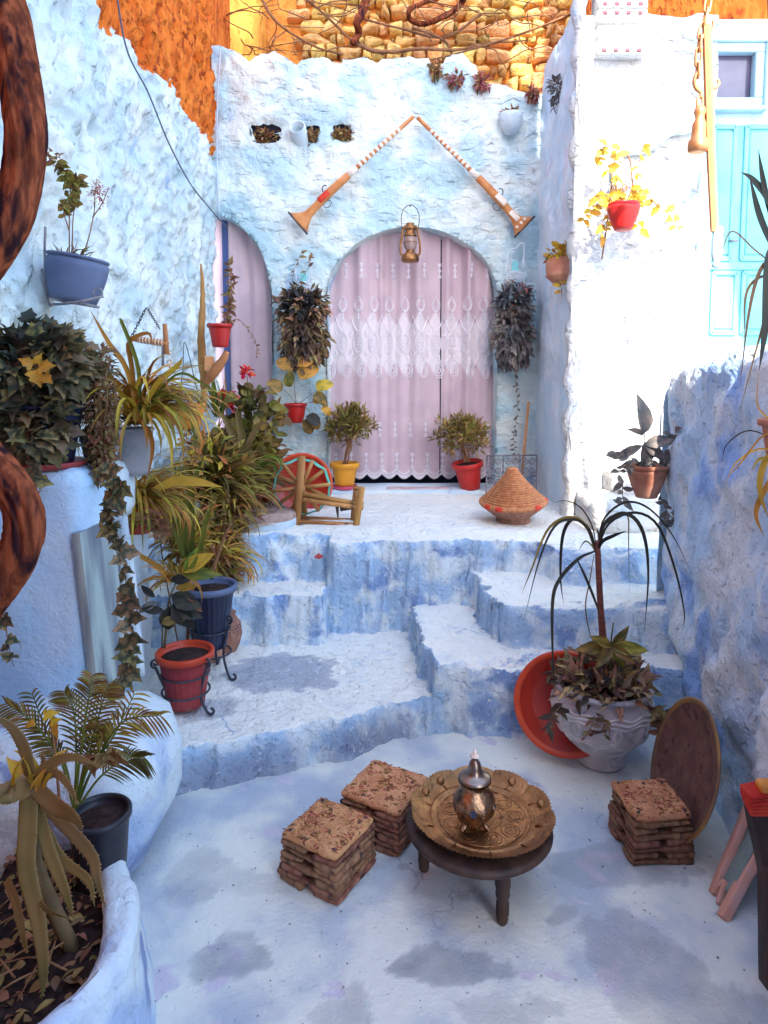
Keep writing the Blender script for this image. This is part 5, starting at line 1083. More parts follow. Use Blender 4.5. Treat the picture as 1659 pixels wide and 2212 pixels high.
# small red pot below with round leaves
RP = thing('red_hanging_pot', 'glossy red pot on the pale wall between the two arches', 'hanging pot', at(640, 913, yh-.05)); pot(RP, at(639, 913, yh-.05), .062, .092, .165, .008, M['red_plastic'])
tt = np.linspace(0, 3.2*PI, 30)
for sg in (-1, 1): obj('scroll', tube(np.array([at(650+sg*(9+(8-q*.7)*-math.cos(q)), 838+(9-q*.7)*math.sin(q), yh) for q in tt]), .005, 5), M['pale_iron'], RP)
obj('hanger_ring', tube(np.array([at(660+16*math.cos(q), 850+20*math.sin(q), yh-.01) for q in np.linspace(-1.6, 1.6, 16)]), .005, 6), M['pale_iron'], RP)
for (u, v, a, L, mm) in ((610, 842, 2.6, 36, 'leaf_olive'), (622, 835, 1.4, 30, 'leaf_olive'), (645, 812, .5, 42, 'leaf_gold'), (634, 796, 2.6, 38, 'leaf_gold'), (640, 785, .3, 36, 'leaf_gold'), (683, 838, .4, 34, 'leaf_gold'), (680, 850, -.6, 32, 'leaf_olive'), (607, 876, 3.3, 30, 'leaf_olive'), (676, 866, .3, 26, 'leaf_yellow'), (695, 880, -.5, 24, 'leaf_yellow'), (660, 905, -1.2, 34, 'leaf_olive'), (667, 895, -.8, 34, 'leaf_dark'), (684, 905, -1.6, 24, 'leaf_gold'), (618, 900, -2.2, 26, 'leaf_brown')): pxleaf(RP, u, v, yh-.14, a, L, .75, 'round', mm)
for pts in ([(640, 872), (622, 850), (612, 842)], [(640, 872), (636, 830), (640, 795)], [(645, 872), (668, 855), (685, 842)], [(650, 873), (680, 870), (700, 890)], [(655, 873), (668, 890), (672, 910)]): stem(RP, [at(*q, yh-.1) for q in pts], .003)

# ---- niches: dry moss; dried tufts on the wall top
for i, (c, a, b) in enumerate(HW):
    t = thing('dry_moss', ('dry golden moss filling the wide left hole of the back wall', 'dry golden leaves in the hole beside the clay pipe', 'dry golden moss in the right hole of the back wall')[i], 'moss', (c[0], YB+.02, c[2]-b))
    leaves(t, 'lance', cloud((c[0], YB+.05, c[2]-b*.25), (a*.95, .06, b*.85), 150, .045, .5, jit=.8, shell=.2), 'leaf_brown', 'mass_dry', 25)
    obj('hole_back', rbox((a*2.3, .02, b*2.3), .004, (1, 1, 1), c=(c[0], YB+.12, c[2])), M['dark_room'], BWALL, smooth=False)
leaves(HPOT, 'lance', cloud(hp+[0, -.07, .04], (.08, .06, .04), 90, .04, .4, jit=.7), 'leaf_brown', 'mass_dry', 20)
for pts in ([(1090, 245), (1082, 232)], [(1108, 245), (1118, 228), (1122, 222)], [(1115, 246), (1125, 236)]): stem(HPOT, [at(*q, YB-.08) for q in pts], .0015)
for (u, v, wpx, hpx, mm, ms, lab) in ((940, 152, 12, 17, 'leaf_brown', 'mass_dry', 'dry brown tuft in a gap of the scalloped wall top'), (985, 172, 20, 14, 'leaf_brown', 'mass_red', 'reddish dry succulent trailing over the wall top'), (1040, 178, 16, 16, 'leaf_brown', 'mass_red', 'reddish brown dry tuft at the low right end of the wall top'), (1150, 205, 10, 14, 'leaf_brown', 'mass_red', 'small reddish tuft beside the alcove corner'), (1203, 195, 20, 32, 'leaf_grey', 'mass_greyleaf', 'grey succulent hanging from the top of the alcove side')):
    y_ = YB-.03 if u < 1190 else 5.3; k = mpp(y_); t = thing('wall_tuft', lab, 'plant', at(u, v+hpx, y_)); leaves(t, 'lance' if u < 1190 else 'oval', cloud(at(u, v, y_), (wpx*k, .06, hpx*k), 110, .05, .4, jit=.8, shell=.2, droop=.5), mm, ms, 15)

# ---- sunlit red hanging pot and terracotta hanging pot on the right wall
ys = YP-.22; k = mpp(ys)
SP = thing('red_hanging_pot', 'translucent red pot in the sun on the white right wall', 'hanging pot', at(1345, 497, ys)); pot(SP, at(1345, 497, ys-.10), 17*k, 30*k, 54*k, .004, M['red_plastic'], bulge=6*k)
obj('hanger_frame', tube(smooth_path([at(1300, 560, ys+.12), at(1315, 460, ys+.12), at(1322, 380, ys+.15), at(1330, 340, ys+.15), at(1345, 330, ys+.15), at(1360, 345, ys+.15), at(1366, 400, ys+.12), at(1362, 440, ys+.05)], 40), .0055, 6), M['twig'], SP)
for sg in (-1, 1): obj('scroll', tube(np.array([at(1338+sg*(10+(8-q*.6)*-math.cos(q)), 405+(9-q*.6)*math.sin(q), ys+.14) for q in tt]), .005, 5), M['twig'], SP)
wz = [(1320, 383), (1320, 362), (1323, 354), (1329, 351), (1335, 354), (1338, 362), (1338, 383)]; f = [at(*q, ys+.16) for q in wz]; bk = [q+np.array([0, .012, 0]) for q in f]; n = len(f); obj('plaque', (f+bk, [tuple(range(n)), tuple(range(2*n-1, n-1, -1))]+[(i, (i+1) % n, n+(i+1) % n, n+i) for i in range(n)]), M['turquoise'], SP, smooth=False)
A = []
for pts, n in (([(1345, 445), (1310, 420), (1290, 430), (1272, 460), (1255, 480)], 20), ([(1350, 445), (1375, 410), (1395, 420), (1420, 445), (1450, 470), (1470, 505)], 22), ([(1350, 445), (1330, 400), (1340, 350), (1320, 320)], 16), ([(1340, 445), (1320, 380), (1290, 340), (1300, 320), (1330, 310)], 14), ([(1350, 445), (1375, 380), (1385, 330), (1390, 315)], 12), ([(1360, 445), (1375, 470), (1385, 510)], 8), ([(1325, 450), (1305, 490), (1295, 520)], 8), ([(1340, 440), (1360, 430), (1380, 432)], 12), ([(1340, 440), (1320, 432), (1305, 440)], 12)):
    P, a = strand([at(*q, ys-.03+RR.randn()*.03) for q in pts], n, .062, .62); stem(SP, P, .003, 'twig'); A += a
leaves(SP, 'oval', A, 'leaf_yellow', None, 140)
yt = 5.0; k = mpp(yt); TP = thing('terracotta_hanging_pot', 'faded terracotta pot with golden trailing leaves hanging on the alcove side', 'hanging pot', at(1215, 612, yt))
obj('pot', lathe([(r*k, z*k) for r, z in ((1, 0), (18, 0), (24, 6), (33, 14), (35, 17), (33, 20), (35, 34), (34, 48), (31, 52), (27, 50), (1, 46))], at(1214, 613, yt), 36, cap=False), M['terracotta'], TP)
obj('hanger_wire', tube(smooth_path([at(1240, 570, yt), at(1243, 490, yt), at(1236, 440, yt), at(1225, 430, yt+.1)], 24), .004, 6), M['pale_iron'], TP)
Ms = cloud(at(1214, 552, yt), (32*k, .09, 18*k), 110, .06, .6); A = []
for pts, n in (([(1238, 560), (1250, 520), (1252, 470), (1250, 450)], 18), ([(1245, 545), (1252, 590), (1250, 620)], 14), ([(1205, 600), (1212, 620), (1214, 640)], 5)):
    P, a = strand([at(*q, yt-.06) for q in pts], n, .06, .6); stem(TP, P, .0025); A += a
leaves(TP, 'oval', Ms+A, 'leaf_yellow', 'mass_gold', 80)
# ---- pot hanging at the end of the parapet
yq = 3.42; k = mpp(yq); QP = thing('parapet_hanging_pot', 'faded terracotta pot with leafy shoots hanging at the parapet end', 'hanging pot', at(1396, 1073, yq))
pot(QP, at(1396, 1074, yq), 22*k, 43*k, 72*k, .006, M['terracotta'], bulge=4*k)
for (a_, b_) in (((1436, 905), (1442, 880)), ((1452, 880), (1462, 960))): pass
obj('hanger_wire', tube(smooth_path([at(1425, 1010, yq), at(1428, 900, yq+.02), at(1440, 830, yq+.05), at(1448, 815, yq+.08), at(1454, 840, yq+.05), at(1462, 930, yq+.02), at(1466, 1010, yq)], 40), .0045, 6), M['pale_iron'], QP)
stem(QP, [at(1392, 1000, yq), at(1393, 950, yq), at(1390, 930, yq)], .004)
for (u, v, a, L, asp, mm) in ((1389, 938, 1.62, 80, .45, 'leaf_grey'), (1390, 940, 2.75, 50, .3, 'leaf_grey'), (1392, 960, .25, 60, .5, 'leaf_grey'), (1392, 955, -1.5, 66, .45, 'leaf_grey'), (1388, 962, 3.6, 70, .3, 'leaf_grey'), (1392, 960, -.6, 55, .45, 'leaf_grey')): pxleaf(QP, u, v, yq-.05, a, L, asp, 'oval', mm, .25)
A = []
for pts, n in (([(1380, 1005), (1350, 980), (1325, 975)], 9), ([(1370, 1010), (1340, 1010), (1338, 1050)], 10), ([(1440, 1005), (1455, 960), (1460, 920)], 14), ([(1430, 1010), (1465, 1020), (1470, 1090), (1455, 1130), (1440, 1120)], 34), ([(1425, 1070), (1445, 1110), (1475, 1140), (1450, 1150)], 16), ([(1400, 1005), (1420, 980), (1445, 990)], 12), ([(1345, 1040), (1345, 1075), (1350, 1090)], 7), ([(1450, 940), (1462, 1000), (1470, 1060)], 22)):
    P, a = strand([at(*q, yq-.06) for q in pts], n, .052, .5); stem(QP, P, .0025, 'twig'); A += a
leaves(QP, 'oval', A, 'leaf_grey', None, 130)
# ---- plants at the right edge
ye = 2.0; RE = thing('dracaena', 'tall dracaena with broad hanging leaves at the right edge', 'plant', (1.35, 2.0, 1.85))
for pts, w in (([(1690, 520), (1662, 440), (1625, 390), (1600, 372)], 18), ([(1690, 560), (1655, 430), (1645, 380), (1638, 322)], 14), ([(1680, 560), (1640, 470), (1618, 378)], 16), ([(1690, 640), (1660, 570), (1635, 600), (1615, 690), (1598, 840)], 8), ([(1680, 580), (1630, 540), (1580, 500), (1555, 560)], 4), ([(1690, 520), (1660, 560), (1652, 700), (1640, 800)], 20), ([(1690, 700), (1655, 690), (1640, 730), (1600, 880)], 6), ([(1690, 600), (1640, 600), (1610, 640), (1608, 740)], 6)): pxblade(RE, pts, ye, w, 'leaf_dark' if w > 9 else 'leaf_brown', n=18, dy=-.05)
stem(RE, [at(1705, 900, ye), at(1700, 700, ye), at(1690, 540, ye)], .014, 'stem', name='trunk')
for (pp, rr_, hh_) in ((at(1705, 905, ye), .075, .13),):
    pot(RE, pp-[0, 0, .13], rr_*.7, rr_, hh_, .008, M['terracotta']); obj('bracket', tube(smooth_path([pp-[0, 0, .12], pp+[.08, 0, -.13], pp+[.16, .02, -.02]], 10), .008, 8), M['iron'], RE)
RS = thing('spider_plant', 'golden spider plant hanging at the right edge in front of the parapet', 'plant', at(1680, 1010, 1.95))
for pts, w in (([(1690, 950), (1650, 940), (1600, 1000), (1572, 1030)], 4), ([(1690, 980), (1640, 970), (1590, 1000), (1565, 1050)], 4), ([(1690, 960), (1650, 1000), (1640, 1060), (1660, 1120)], 14), ([(1690, 1000), (1650, 1060), (1632, 1110), (1650, 1160)], 12), ([(1690, 960), (1620, 930), (1570, 960), (1560, 1000)], 3), ([(1690, 930), (1655, 900), (1635, 870), (1640, 800)], 4), ([(1695, 1010), (1645, 990), (1620, 1020)], 6)): pxblade(RS, pts, 1.95, w, 'leaf_gold' if w > 3 else 'leaf_dark', n=16, dy=-.04)
obj('pot', lathe([(.001, 0), (.07, 0), (.1, .14), (.09, .14), (.001, .12)], at(1745, 1080, 1.95), 24, cap=False), M['terracotta'], RS); obj('bracket', tube(smooth_path([at(1745, 1082, 1.95), at(1745, 1082, 1.95)+[.1, .0, -.01], at(1745, 1082, 1.95)+[.18, .03, .1]], 10), .008, 8), M['iron'], RS)

# ---- left wall: grey pot on bracket with leggy plant
yg_ = 3.15; gp = at(158, 652, yg_); k = mpp(yg_)
GP = thing('grey_wall_pot', 'large slate grey pot on an iron bracket high on the left wall', 'hanging pot', gp); R = basis((.16, 0, 1.0))
pot(GP, gp, 46*k, 57*k, 95*k, .012, M['slate_plastic'], R=R, bulge=8*k, rimh=.014)
obj('bracket', tube(smooth_path([at(98, 490, yg_), at(97, 560, yg_), at(104, 650, yg_-.02), at(120, 657, yg_-.08), at(170, 652, yg_-.16), at(224, 640, yg_-.12)], 40), .006, 8), M['grey_iron'], GP)
obj('bracket_ring', tube(np.array([at(211+10*math.cos(q), 633+10*math.sin(q), yg_-.12) for q in np.linspace(0, 2*PI, 20)]), .004, 6, False), M['grey_iron'], GP)
obj('bracket_plate', rbox((.16, .14, .012), .004, (3, 3, 1), c=at(165, 655, yg_-.02), R=basis((.16, 0, 1))), M['grey_iron'], GP)
A = []
for pts, n, mm in (([(150, 552), (150, 470), (152, 400), (140, 372), (118, 345)], 24, 0), ([(155, 552), (158, 470), (165, 400), (165, 385)], 34, 0), ([(175, 560), (190, 520), (203, 460), (205, 420), (210, 385)], 0, 1), ([(150, 500), (138, 455), (150, 420)], 14, 0), ([(200, 470), (220, 440), (235, 405)], 0, 1)):
    P, a = strand([at(*q, yg_-.02) for q in pts], n or 8, .042, .7, n0=.45); stem(GP, P, .003, 'twig')
    if n: A += a
leaves(GP, 'oval', A, 'leaf_olive', None, 90); leaves(GP, 'lance', cloud(at(213, 415, yg_-.02), (24*k, .05, 34*k), 140, .014, .4, shell=.1)+cloud(at(118, 345, yg_-.02), (12*k, .05, 14*k), 40, .03, .5), 'leaf_brown', 'mass_red', 20)
leaves(GP, 'needle', cloud(at(158, 556, yg_-.02), (40*k, .08, 8*k), 60, .05, .08, up=.6), 'leaf_brown', 'mass_brown', 10)
# ---- ivy in dark pot on the ledge
yi = 2.56; k = mpp(yi); IV = thing('ivy_pot', 'dense dark ivy spilling over a navy pot on the ledge', 'potted plant', (at(95, 1010, yi)[0], yi, lz))
ib = np.array([at(105, 1010, yi)[0], yi, lz+.012]); obj('saucer', lathe([(.001, 0), (.125, 0), (.145, .022), (.135, .024), (.001, .01)], ib-[0, 0, .012], 36, cap=False), M['maroon_plastic'], IV)
pot(IV, ib, .09, .135, .23, .012, M['navy_plastic'])
Ms = cloud(at(85, 800, yi), (105*k, .18, 90*k), 620, .060, .95, up=-.1, jit=.5, shell=.75)+cloud(at(60, 920, yi-.10), (95*k, .10, 75*k), 420, .060, .95, up=-.3, jit=.5, shell=.6)+cloud(at(100, 740, yi), (80*k, .13, 22*k), 120, .055, .9, up=.4)
leaves(IV, 'ivy', Ms, 'leaf_ivy', 'leaf_ivy_mass', 230)
for (u, v, a, L) in ((75, 800, -1.2, 40), (85, 795, .2, 38), (70, 790, 2.4, 30), (95, 812, -.6, 30), (80, 785, 1.4, 26)): pxleaf(IV, u, v, yi-.2, a, L, .95, 'ivy', 'leaf_yellow', .4)
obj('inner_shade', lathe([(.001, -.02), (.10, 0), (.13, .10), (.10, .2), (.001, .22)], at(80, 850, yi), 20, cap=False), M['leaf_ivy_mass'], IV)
for pts, n in (([(75, 1005), (72, 1030), (80, 1060), (78, 1085)], 7), ([(235, 1010), (250, 1060), (240, 1120), (262, 1180), (275, 1290), (285, 1400), (265, 1470), (235, 1500)], 46), ([(262, 1040), (250, 1090)], 6), ([(0, 1300), (10, 1340), (20, 1400), (30, 1440)], 9)):
    P, a = strand([at(u, v, yi-.2 if u < 150 else 2.32) for u, v in pts], n, .056, .95, jit=.4); stem(IV, P, .0026, 'twig'); leaves(IV, 'ivy', a, 'leaf_ivy', None, 60)
# ---- brown dry trailing plant, grey pot with spider plant
yb_ = 2.66; k = mpp(yb_); BR = thing('dry_trailing_plant', 'dry brown trailing plant hanging over the ledge corner beside the ivy', 'plant', at(215, 1020, yb_))
pot(BR, np.array([at(205, 1000, yb_)[0], yb_+.06, lz]), .06, .085, .13, .01, M['grey_concrete'])
Ms = cloud(at(205, 800, yb_), (46*k, .10, 55*k), 420, .03, .5, jit=.8, shell=.3)+cloud(at(218, 900, yb_-.05), (40*k, .08, 90*k), 650, .028, .5, jit=.7, shell=.3, droop=.7)+cloud(at(222, 985, yb_-.07), (26*k, .06, 55*k), 330, .028, .5, jit=.6, shell=.3, droop=.8)
leaves(BR, 'lance', Ms, 'leaf_brown', 'mass_brown', 70)
for i in range(14):
    u0 = 190+RR.rand()*60; stem(BR, [at(u0, 800+RR.rand()*60, yb_-.06), at(u0+RR.randn()*12, 880, yb_-.1), at(u0+RR.randn()*14, 960+RR.rand()*70, yb_-.1)], .0018, 'leaf_brown', name='tendril')
ysp = 2.86; k = mpp(ysp); SPP = thing('spider_plant', 'golden spider plant in the grey concrete pot at the ledge back', 'potted plant', (at(288, 1020, ysp)[0], ysp, lz-.12))
sb = np.array([at(286, 1022, ysp)[0], ysp, at(286, 1024, ysp)[2]]); pot(SPP, sb, .07, .092, .2, .004, M['grey_concrete'], rimh=.012)
sc_ = at(300, 915, ysp)
fountain(SPP, sc_, 170, .40, .016, 'leaf_gold', 'mass_gold', 75, el=(.5, 1.5), bend=(1.3, 2.9), az=(-PI*.95, PI*.35))
for pts, w in (([(300, 910), (275, 800), (235, 740), (195, 670)], 11), ([(300, 905), (285, 790), (280, 740), (320, 720), (330, 745)], 11), ([(295, 910), (250, 830), (200, 760), (135, 725)], 10), ([(300, 905), (340, 830), (385, 790), (395, 770)], 13), ([(305, 905), (360, 850), (410, 900), (425, 990)], 9), ([(305, 905), (350, 880), (390, 930), (398, 1010)], 11), ([(300, 910), (320, 930), (330, 970), (318, 1040)], 11), ([(305, 905), (340, 900), (368, 950), (372, 1020)], 12), ([(300, 905), (380, 810), (440, 830), (470, 850)], 6), ([(300, 905), (300, 800), (265, 700), (255, 690)], 9)): pxblade(SPP, pts, ysp-.08, w, 'leaf_gold' if w > 9 else 'leaf_green', n=16, dy=-.06)
# ---- lower spider plant in red pot on the rear shelf
yl = 3.08; L2 = thing('spider_plant', 'golden spider plant in a small red pot on the low rear shelf', 'potted plant', (at(300, 1120, yl)[0], yl, .98))
lb = np.array([at(302, 1120, yl)[0], yl-.02, .975]); pot(L2, lb, .06, .085, .125, .01, M['red_plastic'])
fountain(L2, lb+[.0, 0, .12], 190, .36, .012, 'leaf_gold', 'mass_gold', 70, el=(.3, 1.5), bend=(1.4, 3.0), az=(-PI*.85, PI*.5))
pxblade(L2, [(330, 1060), (380, 1040), (430, 1042), (480, 1052)], yl-.1, 22, 'leaf_gold', n=12)
P, A = strand([at(300, 1120, yl-.16), at(330, 1115, yl-.2), at(350, 1150, yl-.2)], 26, .06, .8); leaves(L2, 'ivy', A, 'leaf_brown', None, 30)
# ---- orange hanging pot with bead-like strands, wooden trapeze on chains
yo = 3.9; op = at(410, 925, yo); k = mpp(yo); OP = thing('orange_hanging_pot', 'fluted orange pot with hanging strands on the left wall', 'hanging pot', op)
pot(OP, op, 19*k, 31*k, 54*k, .008, M['orange_plastic'], flute=9, bulge=3*k, n=54)
for i in range(7):
    u = 392+i*7; e = 1010+RR.rand()*60; P, A = strand([at(u+RR.randn()*4, 925, yo-.03), at(u+RR.randn()*5, 970, yo-.03), at(u+RR.randn()*5, e, yo-.03)], 8, .026, .8); stem(OP, P, .0014, 'twig'); leaves(OP, 'round', A, 'leaf_brown' if i % 2 else 'leaf_gold', None, 9)
leaves(OP, 'needle', cloud(at(410, 868, yo), (26*k, .06, 6*k), 50, .05, .1), 'leaf_brown', 'mass_brown', 10)
obj('hanger_wire', tube(smooth_path([at(385, 872, yo), at(395, 800, yo+.05), at(400, 740, yo+.1), at(432, 870, yo)], 20), .0025, 5), M['iron'], OP)
yz = 3.7; k = mpp(yz); TZ = thing('wooden_swing', 'small rope wrapped wooden bar hanging by chains on the left wall', 'hanging ornament', at(330, 745, yz))
obj('bar', tube([at(284, 731, yz), at(325, 737, yz), at(363, 743, yz)], 6*k, 10), M['old_wood'], TZ)
for i in range(16): u = 300+i*3.4; obj('rope_wrap', tube(np.array([at(u, 733.5+(u-300)*.15, yz)+np.array([0, 6.6*k*math.cos(q), 6.6*k*math.sin(q)]) for q in np.linspace(0, 2*PI, 10)]), 1.3*k, 4, False), M['bone'] if i % 2 else M['old_wood'], TZ)
obj('peg', tube([at(356, 700, yz), at(360, 765, yz)], [5*k, 6*k], 8, rough=.2), M['old_wood'], TZ); obj('peg', tube([at(352, 745, yz), at(352, 790, yz)], 3*k, 6), M['grey_iron'], TZ)
for a_, b_ in (((284, 728), (315, 666)), ((318, 666), (345, 710))):
    for i in range(10):
        p, q = at(a_[0]+(b_[0]-a_[0])*i/10, a_[1]+(b_[1]-a_[1])*i/10, yz), at(a_[0]+(b_[0]-a_[0])*(i+1)/10, a_[1]+(b_[1]-a_[1])*(i+1)/10, yz); obj('chain_link', link((p+q)/2, q-p, np.linalg.norm(q-p)*1.4, 2*k, .7*k, i % 2), M['iron'], TZ)
for i in range(6): obj('bead', lathe([(.001, -.007), (.008, 0), (.001, .007)], at(367+RR.randn(), 765+i*14, yz), 8, cap=False), M['clay_orange'], TZ)
# ---- wooden plough on the wall with the red pot
yk = 4.6; k = mpp(yk); PL = thing('wooden_plough', 'old wooden plough hung upright on the left wall carrying a red pot', 'plough', at(440, 885, yk))
obj('beam', tube(smooth_path([at(434, 570, yk), at(438, 640, yk), at(435, 730, yk), at(440, 820, yk), at(440, 890, yk)], 30), np.interp(np.linspace(0, 1, 30), [0, .2, .6, 1], [2*k, 5*k, 9*k, 6*k]), 8, rough=.25), M['old_wood'], PL)
obj('share', tube(smooth_path([at(442, 835, yk-.03), at(458, 810, yk-.05), at(480, 780, yk-.08), at(490, 760, yk-.1)], 16), np.interp(np.linspace(0, 1, 16), [0, .4, 1], [5*k, 12*k, 6*k]), 8, rough=.15), M['old_wood'], PL)
obj('hide_flap', rbox((24*k, .012, 34*k), .01, (6, 1, 6), .01, 16, 3, c=at(452, 785, yk-.06), R=rz(.3)), M['clay_orange'], PL)
RQ = thing('red_hanging_pot', 'red pot with a dried stalk resting on the wooden plough', 'hanging pot', at(476, 750, yk-.12)); pot(RQ, at(476, 750, yk-.1), 16*k, 24*k, 48*k, .006, M['red_plastic'])
obj('ring', tube(np.array([at(452+5*math.cos(q), 703+5*math.sin(q), yk-.12) for q in np.linspace(0, 2*PI, 16)]), .003, 6, False), M['iron'], RQ)
P, A = strand([at(488, 702, yk-.1), at(500, 640, yk), at(495, 560, yk+.3)], 60, .055, .45, jit=.7); stem(RQ, P, .006, 'twig'); leaves(RQ, 'lance', A, 'leaf_brown', None, 60)
P, A = strand([at(490, 700, yk-.12), at(515, 690, yk-.12), at(545, 725, yk-.12), at(556, 755, yk-.12), at(553, 770, yk-.12)], 22, .022, .5, jit=.7); stem(RQ, P, .003, 'twig'); leaves(RQ, 'lance', A, 'leaf_brown', None, 30)

# ---- plant group in the left corner of the terrace
def clay(u, v, y, r, h, label, m='red_glaze'):
    b = np.array([at(u, v, y)[0], y, .7]); t = thing('clay_planter', label, 'potted plant', b); pot(t, b, r*.72, r, h, .01, M[m]); return t, b+[0, 0, h]
g1, gt = clay(530, 1105, 4.75, .13, .20, 'red clay planter with serrated aloe leaves in the terrace corner')
for pts, w in (([(530, 1040), (510, 960), (490, 910), (465, 890)], 16), ([(530, 1040), (535, 970), (560, 920), (580, 915)], 13), ([(530, 1040), (500, 990), (470, 960), (450, 955)], 14), ([(530, 1040), (525, 960), (515, 900), (512, 880)], 15), ([(535, 1040), (570, 990), (600, 990), (610, 1020)], 10), ([(530, 1040), (480, 1020), (455, 1040), (450, 1060)], 12), ([(540, 1040), (575, 1000), (595, 1010), (600, 1050)], 9)): pxblade(g1, pts, 4.68, w, 'leaf_aloe' if w > 12 else 'leaf_green', n=14, dy=-.12, fold=.35)
fountain(g1, gt, 150, .42, .022, 'leaf_olive', 'mass_olive', 35, el=(.4, 1.5), bend=(.8, 2.4))
g2, gt = clay(565, 1090, 5.25, .12, .2, 'red clay planter with the red flowering geranium beside the half hidden arch')
Ms = cloud(at(545, 900, 5.2), (.20, .14, .24), 170, .075, .8, jit=.5, shell=.3)+cloud(at(520, 985, 5.0), (.30, .2, .26), 520, .07, .6, jit=.6, shell=.3)+cloud(at(575, 990, 5.2), (.14, .12, .22), 140, .07, .7, jit=.5, shell=.3)
leaves(g2, 'round', Ms, 'leaf_olive', 'mass_olive', 110)
for pts in ([(555, 1040), (540, 930), (535, 830), (532, 808)], [(540, 1040), (500, 930), (485, 880)], [(560, 1040), (575, 950), (570, 880)], [(555, 1040), (548, 900), (560, 830)]): stem(g2, [at(*q, 5.15) for q in pts], .005, 'leaf_green')
for (u, v, s, lab) in ((532, 803, 11, 'flower'), (484, 862, 18, 'flower')):
    k = mpp(5.12); leaves(g2, 'oval', cloud(at(u, v, 5.1), (s*k*.8, .03, s*k*.6), 40, s*k*1.1, .6, jit=.5), 'petal_red', None, 40, name='petal')
fountain(g2, at(470, 900, 4.9), 40, .34, .012, 'leaf_green', 'mass_olive', 20, el=(.7, 1.5), bend=(.1, .6))
g3, gt = clay(470, 1110, 4.45, .12, .18, 'clay planter of arching olive leaves behind the millstone', 'terracotta')
fountain(g3, gt, 200, .46, .026, 'leaf_olive', 'mass_olive', 50, el=(.3, 1.4), bend=(.9, 2.4)); leaves(g3, 'lance', cloud(gt+[0, 0, .18], (.22, .18, .2), 220, .08, .35, jit=.5), 'leaf_olive', 'mass_gold', 40)
for (u, v, y, lab) in ((505, 1180, 4.25, 'spider plant tumbling over the left edge of the terrace step'), (465, 1215, 3.9, 'dry golden spider plant low beside the blue pot')):
    b = at(u, v, y); b[2] = .70 if y > 4.1 else .45; t = thing('spider_plant', lab, 'plant', b); pot(t, b, .06, .085, .12, .01, M['terracotta'])
    fountain(t, b+[0, 0, .12], 110, .32, .014, 'leaf_gold' if y < 4.1 else 'leaf_olive', 'mass_gold', 45, el=(.3, 1.5), bend=(1.2, 2.8)); leaves(t, 'lance', cloud(b+[0, 0, .12], (.16, .14, .1), 120, .07, .3), 'leaf_brown', 'mass_dry', 30)
# ---- blue pot on iron stand with bromeliad, red pot on stand, jars
def stand(par, c, r, z0, z1, m='iron'):
    for i in range(3):
        a = i*2*PI/3-.5; q = np.array([math.cos(a), math.sin(a), 0]); P = [c+q*(r+.03)+[0, 0, z1+.05], c+q*(r+.012)+[0, 0, z1], c+q*r*.86+[0, 0, (z0+z1)/2], c+q*(r+.02)+[0, 0, z0+.015], c+q*(r+.05)+[0, 0, z0+.004], c+q*(r+.065)+[0, 0, z0+.025], c+q*(r+.05)+[0, 0, z0+.035]]
        obj('stand_leg', tube(smooth_path(P, 34), .0065, 8), M[m], par)
        tt = np.linspace(0, 2.6*PI, 18); obj('stand_scroll', tube(np.array([c+q*(r+.03+(.022-.002*w_)*math.sin(w_))+[0, 0, z1+.05+.022-(.022-.002*w_)*math.cos(w_)] for w_ in tt]), .0055, 6), M[m], par)
    for z in (z1, (z0+z1)/2): obj('stand_ring', tube(np.array([c+[ (r+.004)*math.cos(q), (r+.004)*math.sin(q), z] for q in np.linspace(0, 2*PI, 30)]), .005, 6, False), M[m], par)
ybp = 3.32; bz = at(430, 1395, ybp)[2]; bb = np.array([at(425, 0, ybp)[0], ybp, bz]); bb0 = bb*[1, 1, 0]
BP = thing('blue_pot', 'dark blue fluted pot with broad green leaves on an iron stand', 'potted plant', (*bb[:2], .17)); k = mpp(ybp)
pot(BP, bb, 33*k, 52*k, at(430, 1262, ybp)[2]-bz, 7*k, M['navy_plastic'], flute=26, n=104, rimmat=M['slate_plastic'], rimh=.03); stand(BP, bb0, 40*k, .17, bz+.09)
bt = at(420, 1255, ybp)
for pts, w in (([(418, 1250), (400, 1180), (385, 1080), (378, 1000)], 20), ([(420, 1250), (412, 1150), (415, 1060), (440, 985)], 20), ([(418, 1250), (395, 1190), (372, 1110), (350, 1040)], 14), ([(425, 1250), (440, 1150), (460, 1080)], 12)): pxblade(BP, pts, ybp, w, 'leaf_green', n=14, dy=-.04, fold=.3)
for (u, v, a, L, asp, mm) in ((392, 1235, .55, 84, .42, 'leaf_yellow'), (392, 1240, .15, 80, .4, 'leaf_green'), (400, 1240, 1.1, 70, .35, 'leaf_green'), (395, 1245, 2.2, 50, .4, 'leaf_olive')): pxleaf(BP, u, v, ybp-.08, a, L, asp, 'oval', mm, .2)
fountain(BP, at(375, 1255, ybp-.08), 46, .22, .011, 'leaf_gold', 'mass_gold', 40, el=(.2, 1.4), bend=(1.2, 2.8))
stem(BP, [at(455, 1250, ybp), at(480, 1170, ybp), at(500, 1130, ybp)], .012, 'twig'); pxblade(BP, [(365, 1240), (320, 1210), (283, 1190)], ybp-.1, 12, 'leaf_gold', n=8)
yrp = 2.98; rzb = .19; rb = np.array([at(362, 0, yrp)[0], yrp, rzb]); k = mpp(yrp); RPT = thing('red_fluted_pot', 'faded red fluted pot with a bright red rim on an iron stand', 'potted plant', (*rb[:2], .17))
pot(RPT, rb, 40*k, 58*k, at(362, 1405, yrp)[2]-rzb, 6*k, M['maroon_plastic'], flute=22, n=88, rimmat=M['orange_rim'], rimh=.03); stand(RPT, rb*[1, 1, 0], 50*k, .17, .34)
stem(RPT, [at(355, 1400, yrp), at(365, 1300, yrp), at(380, 1260, yrp)], .006)
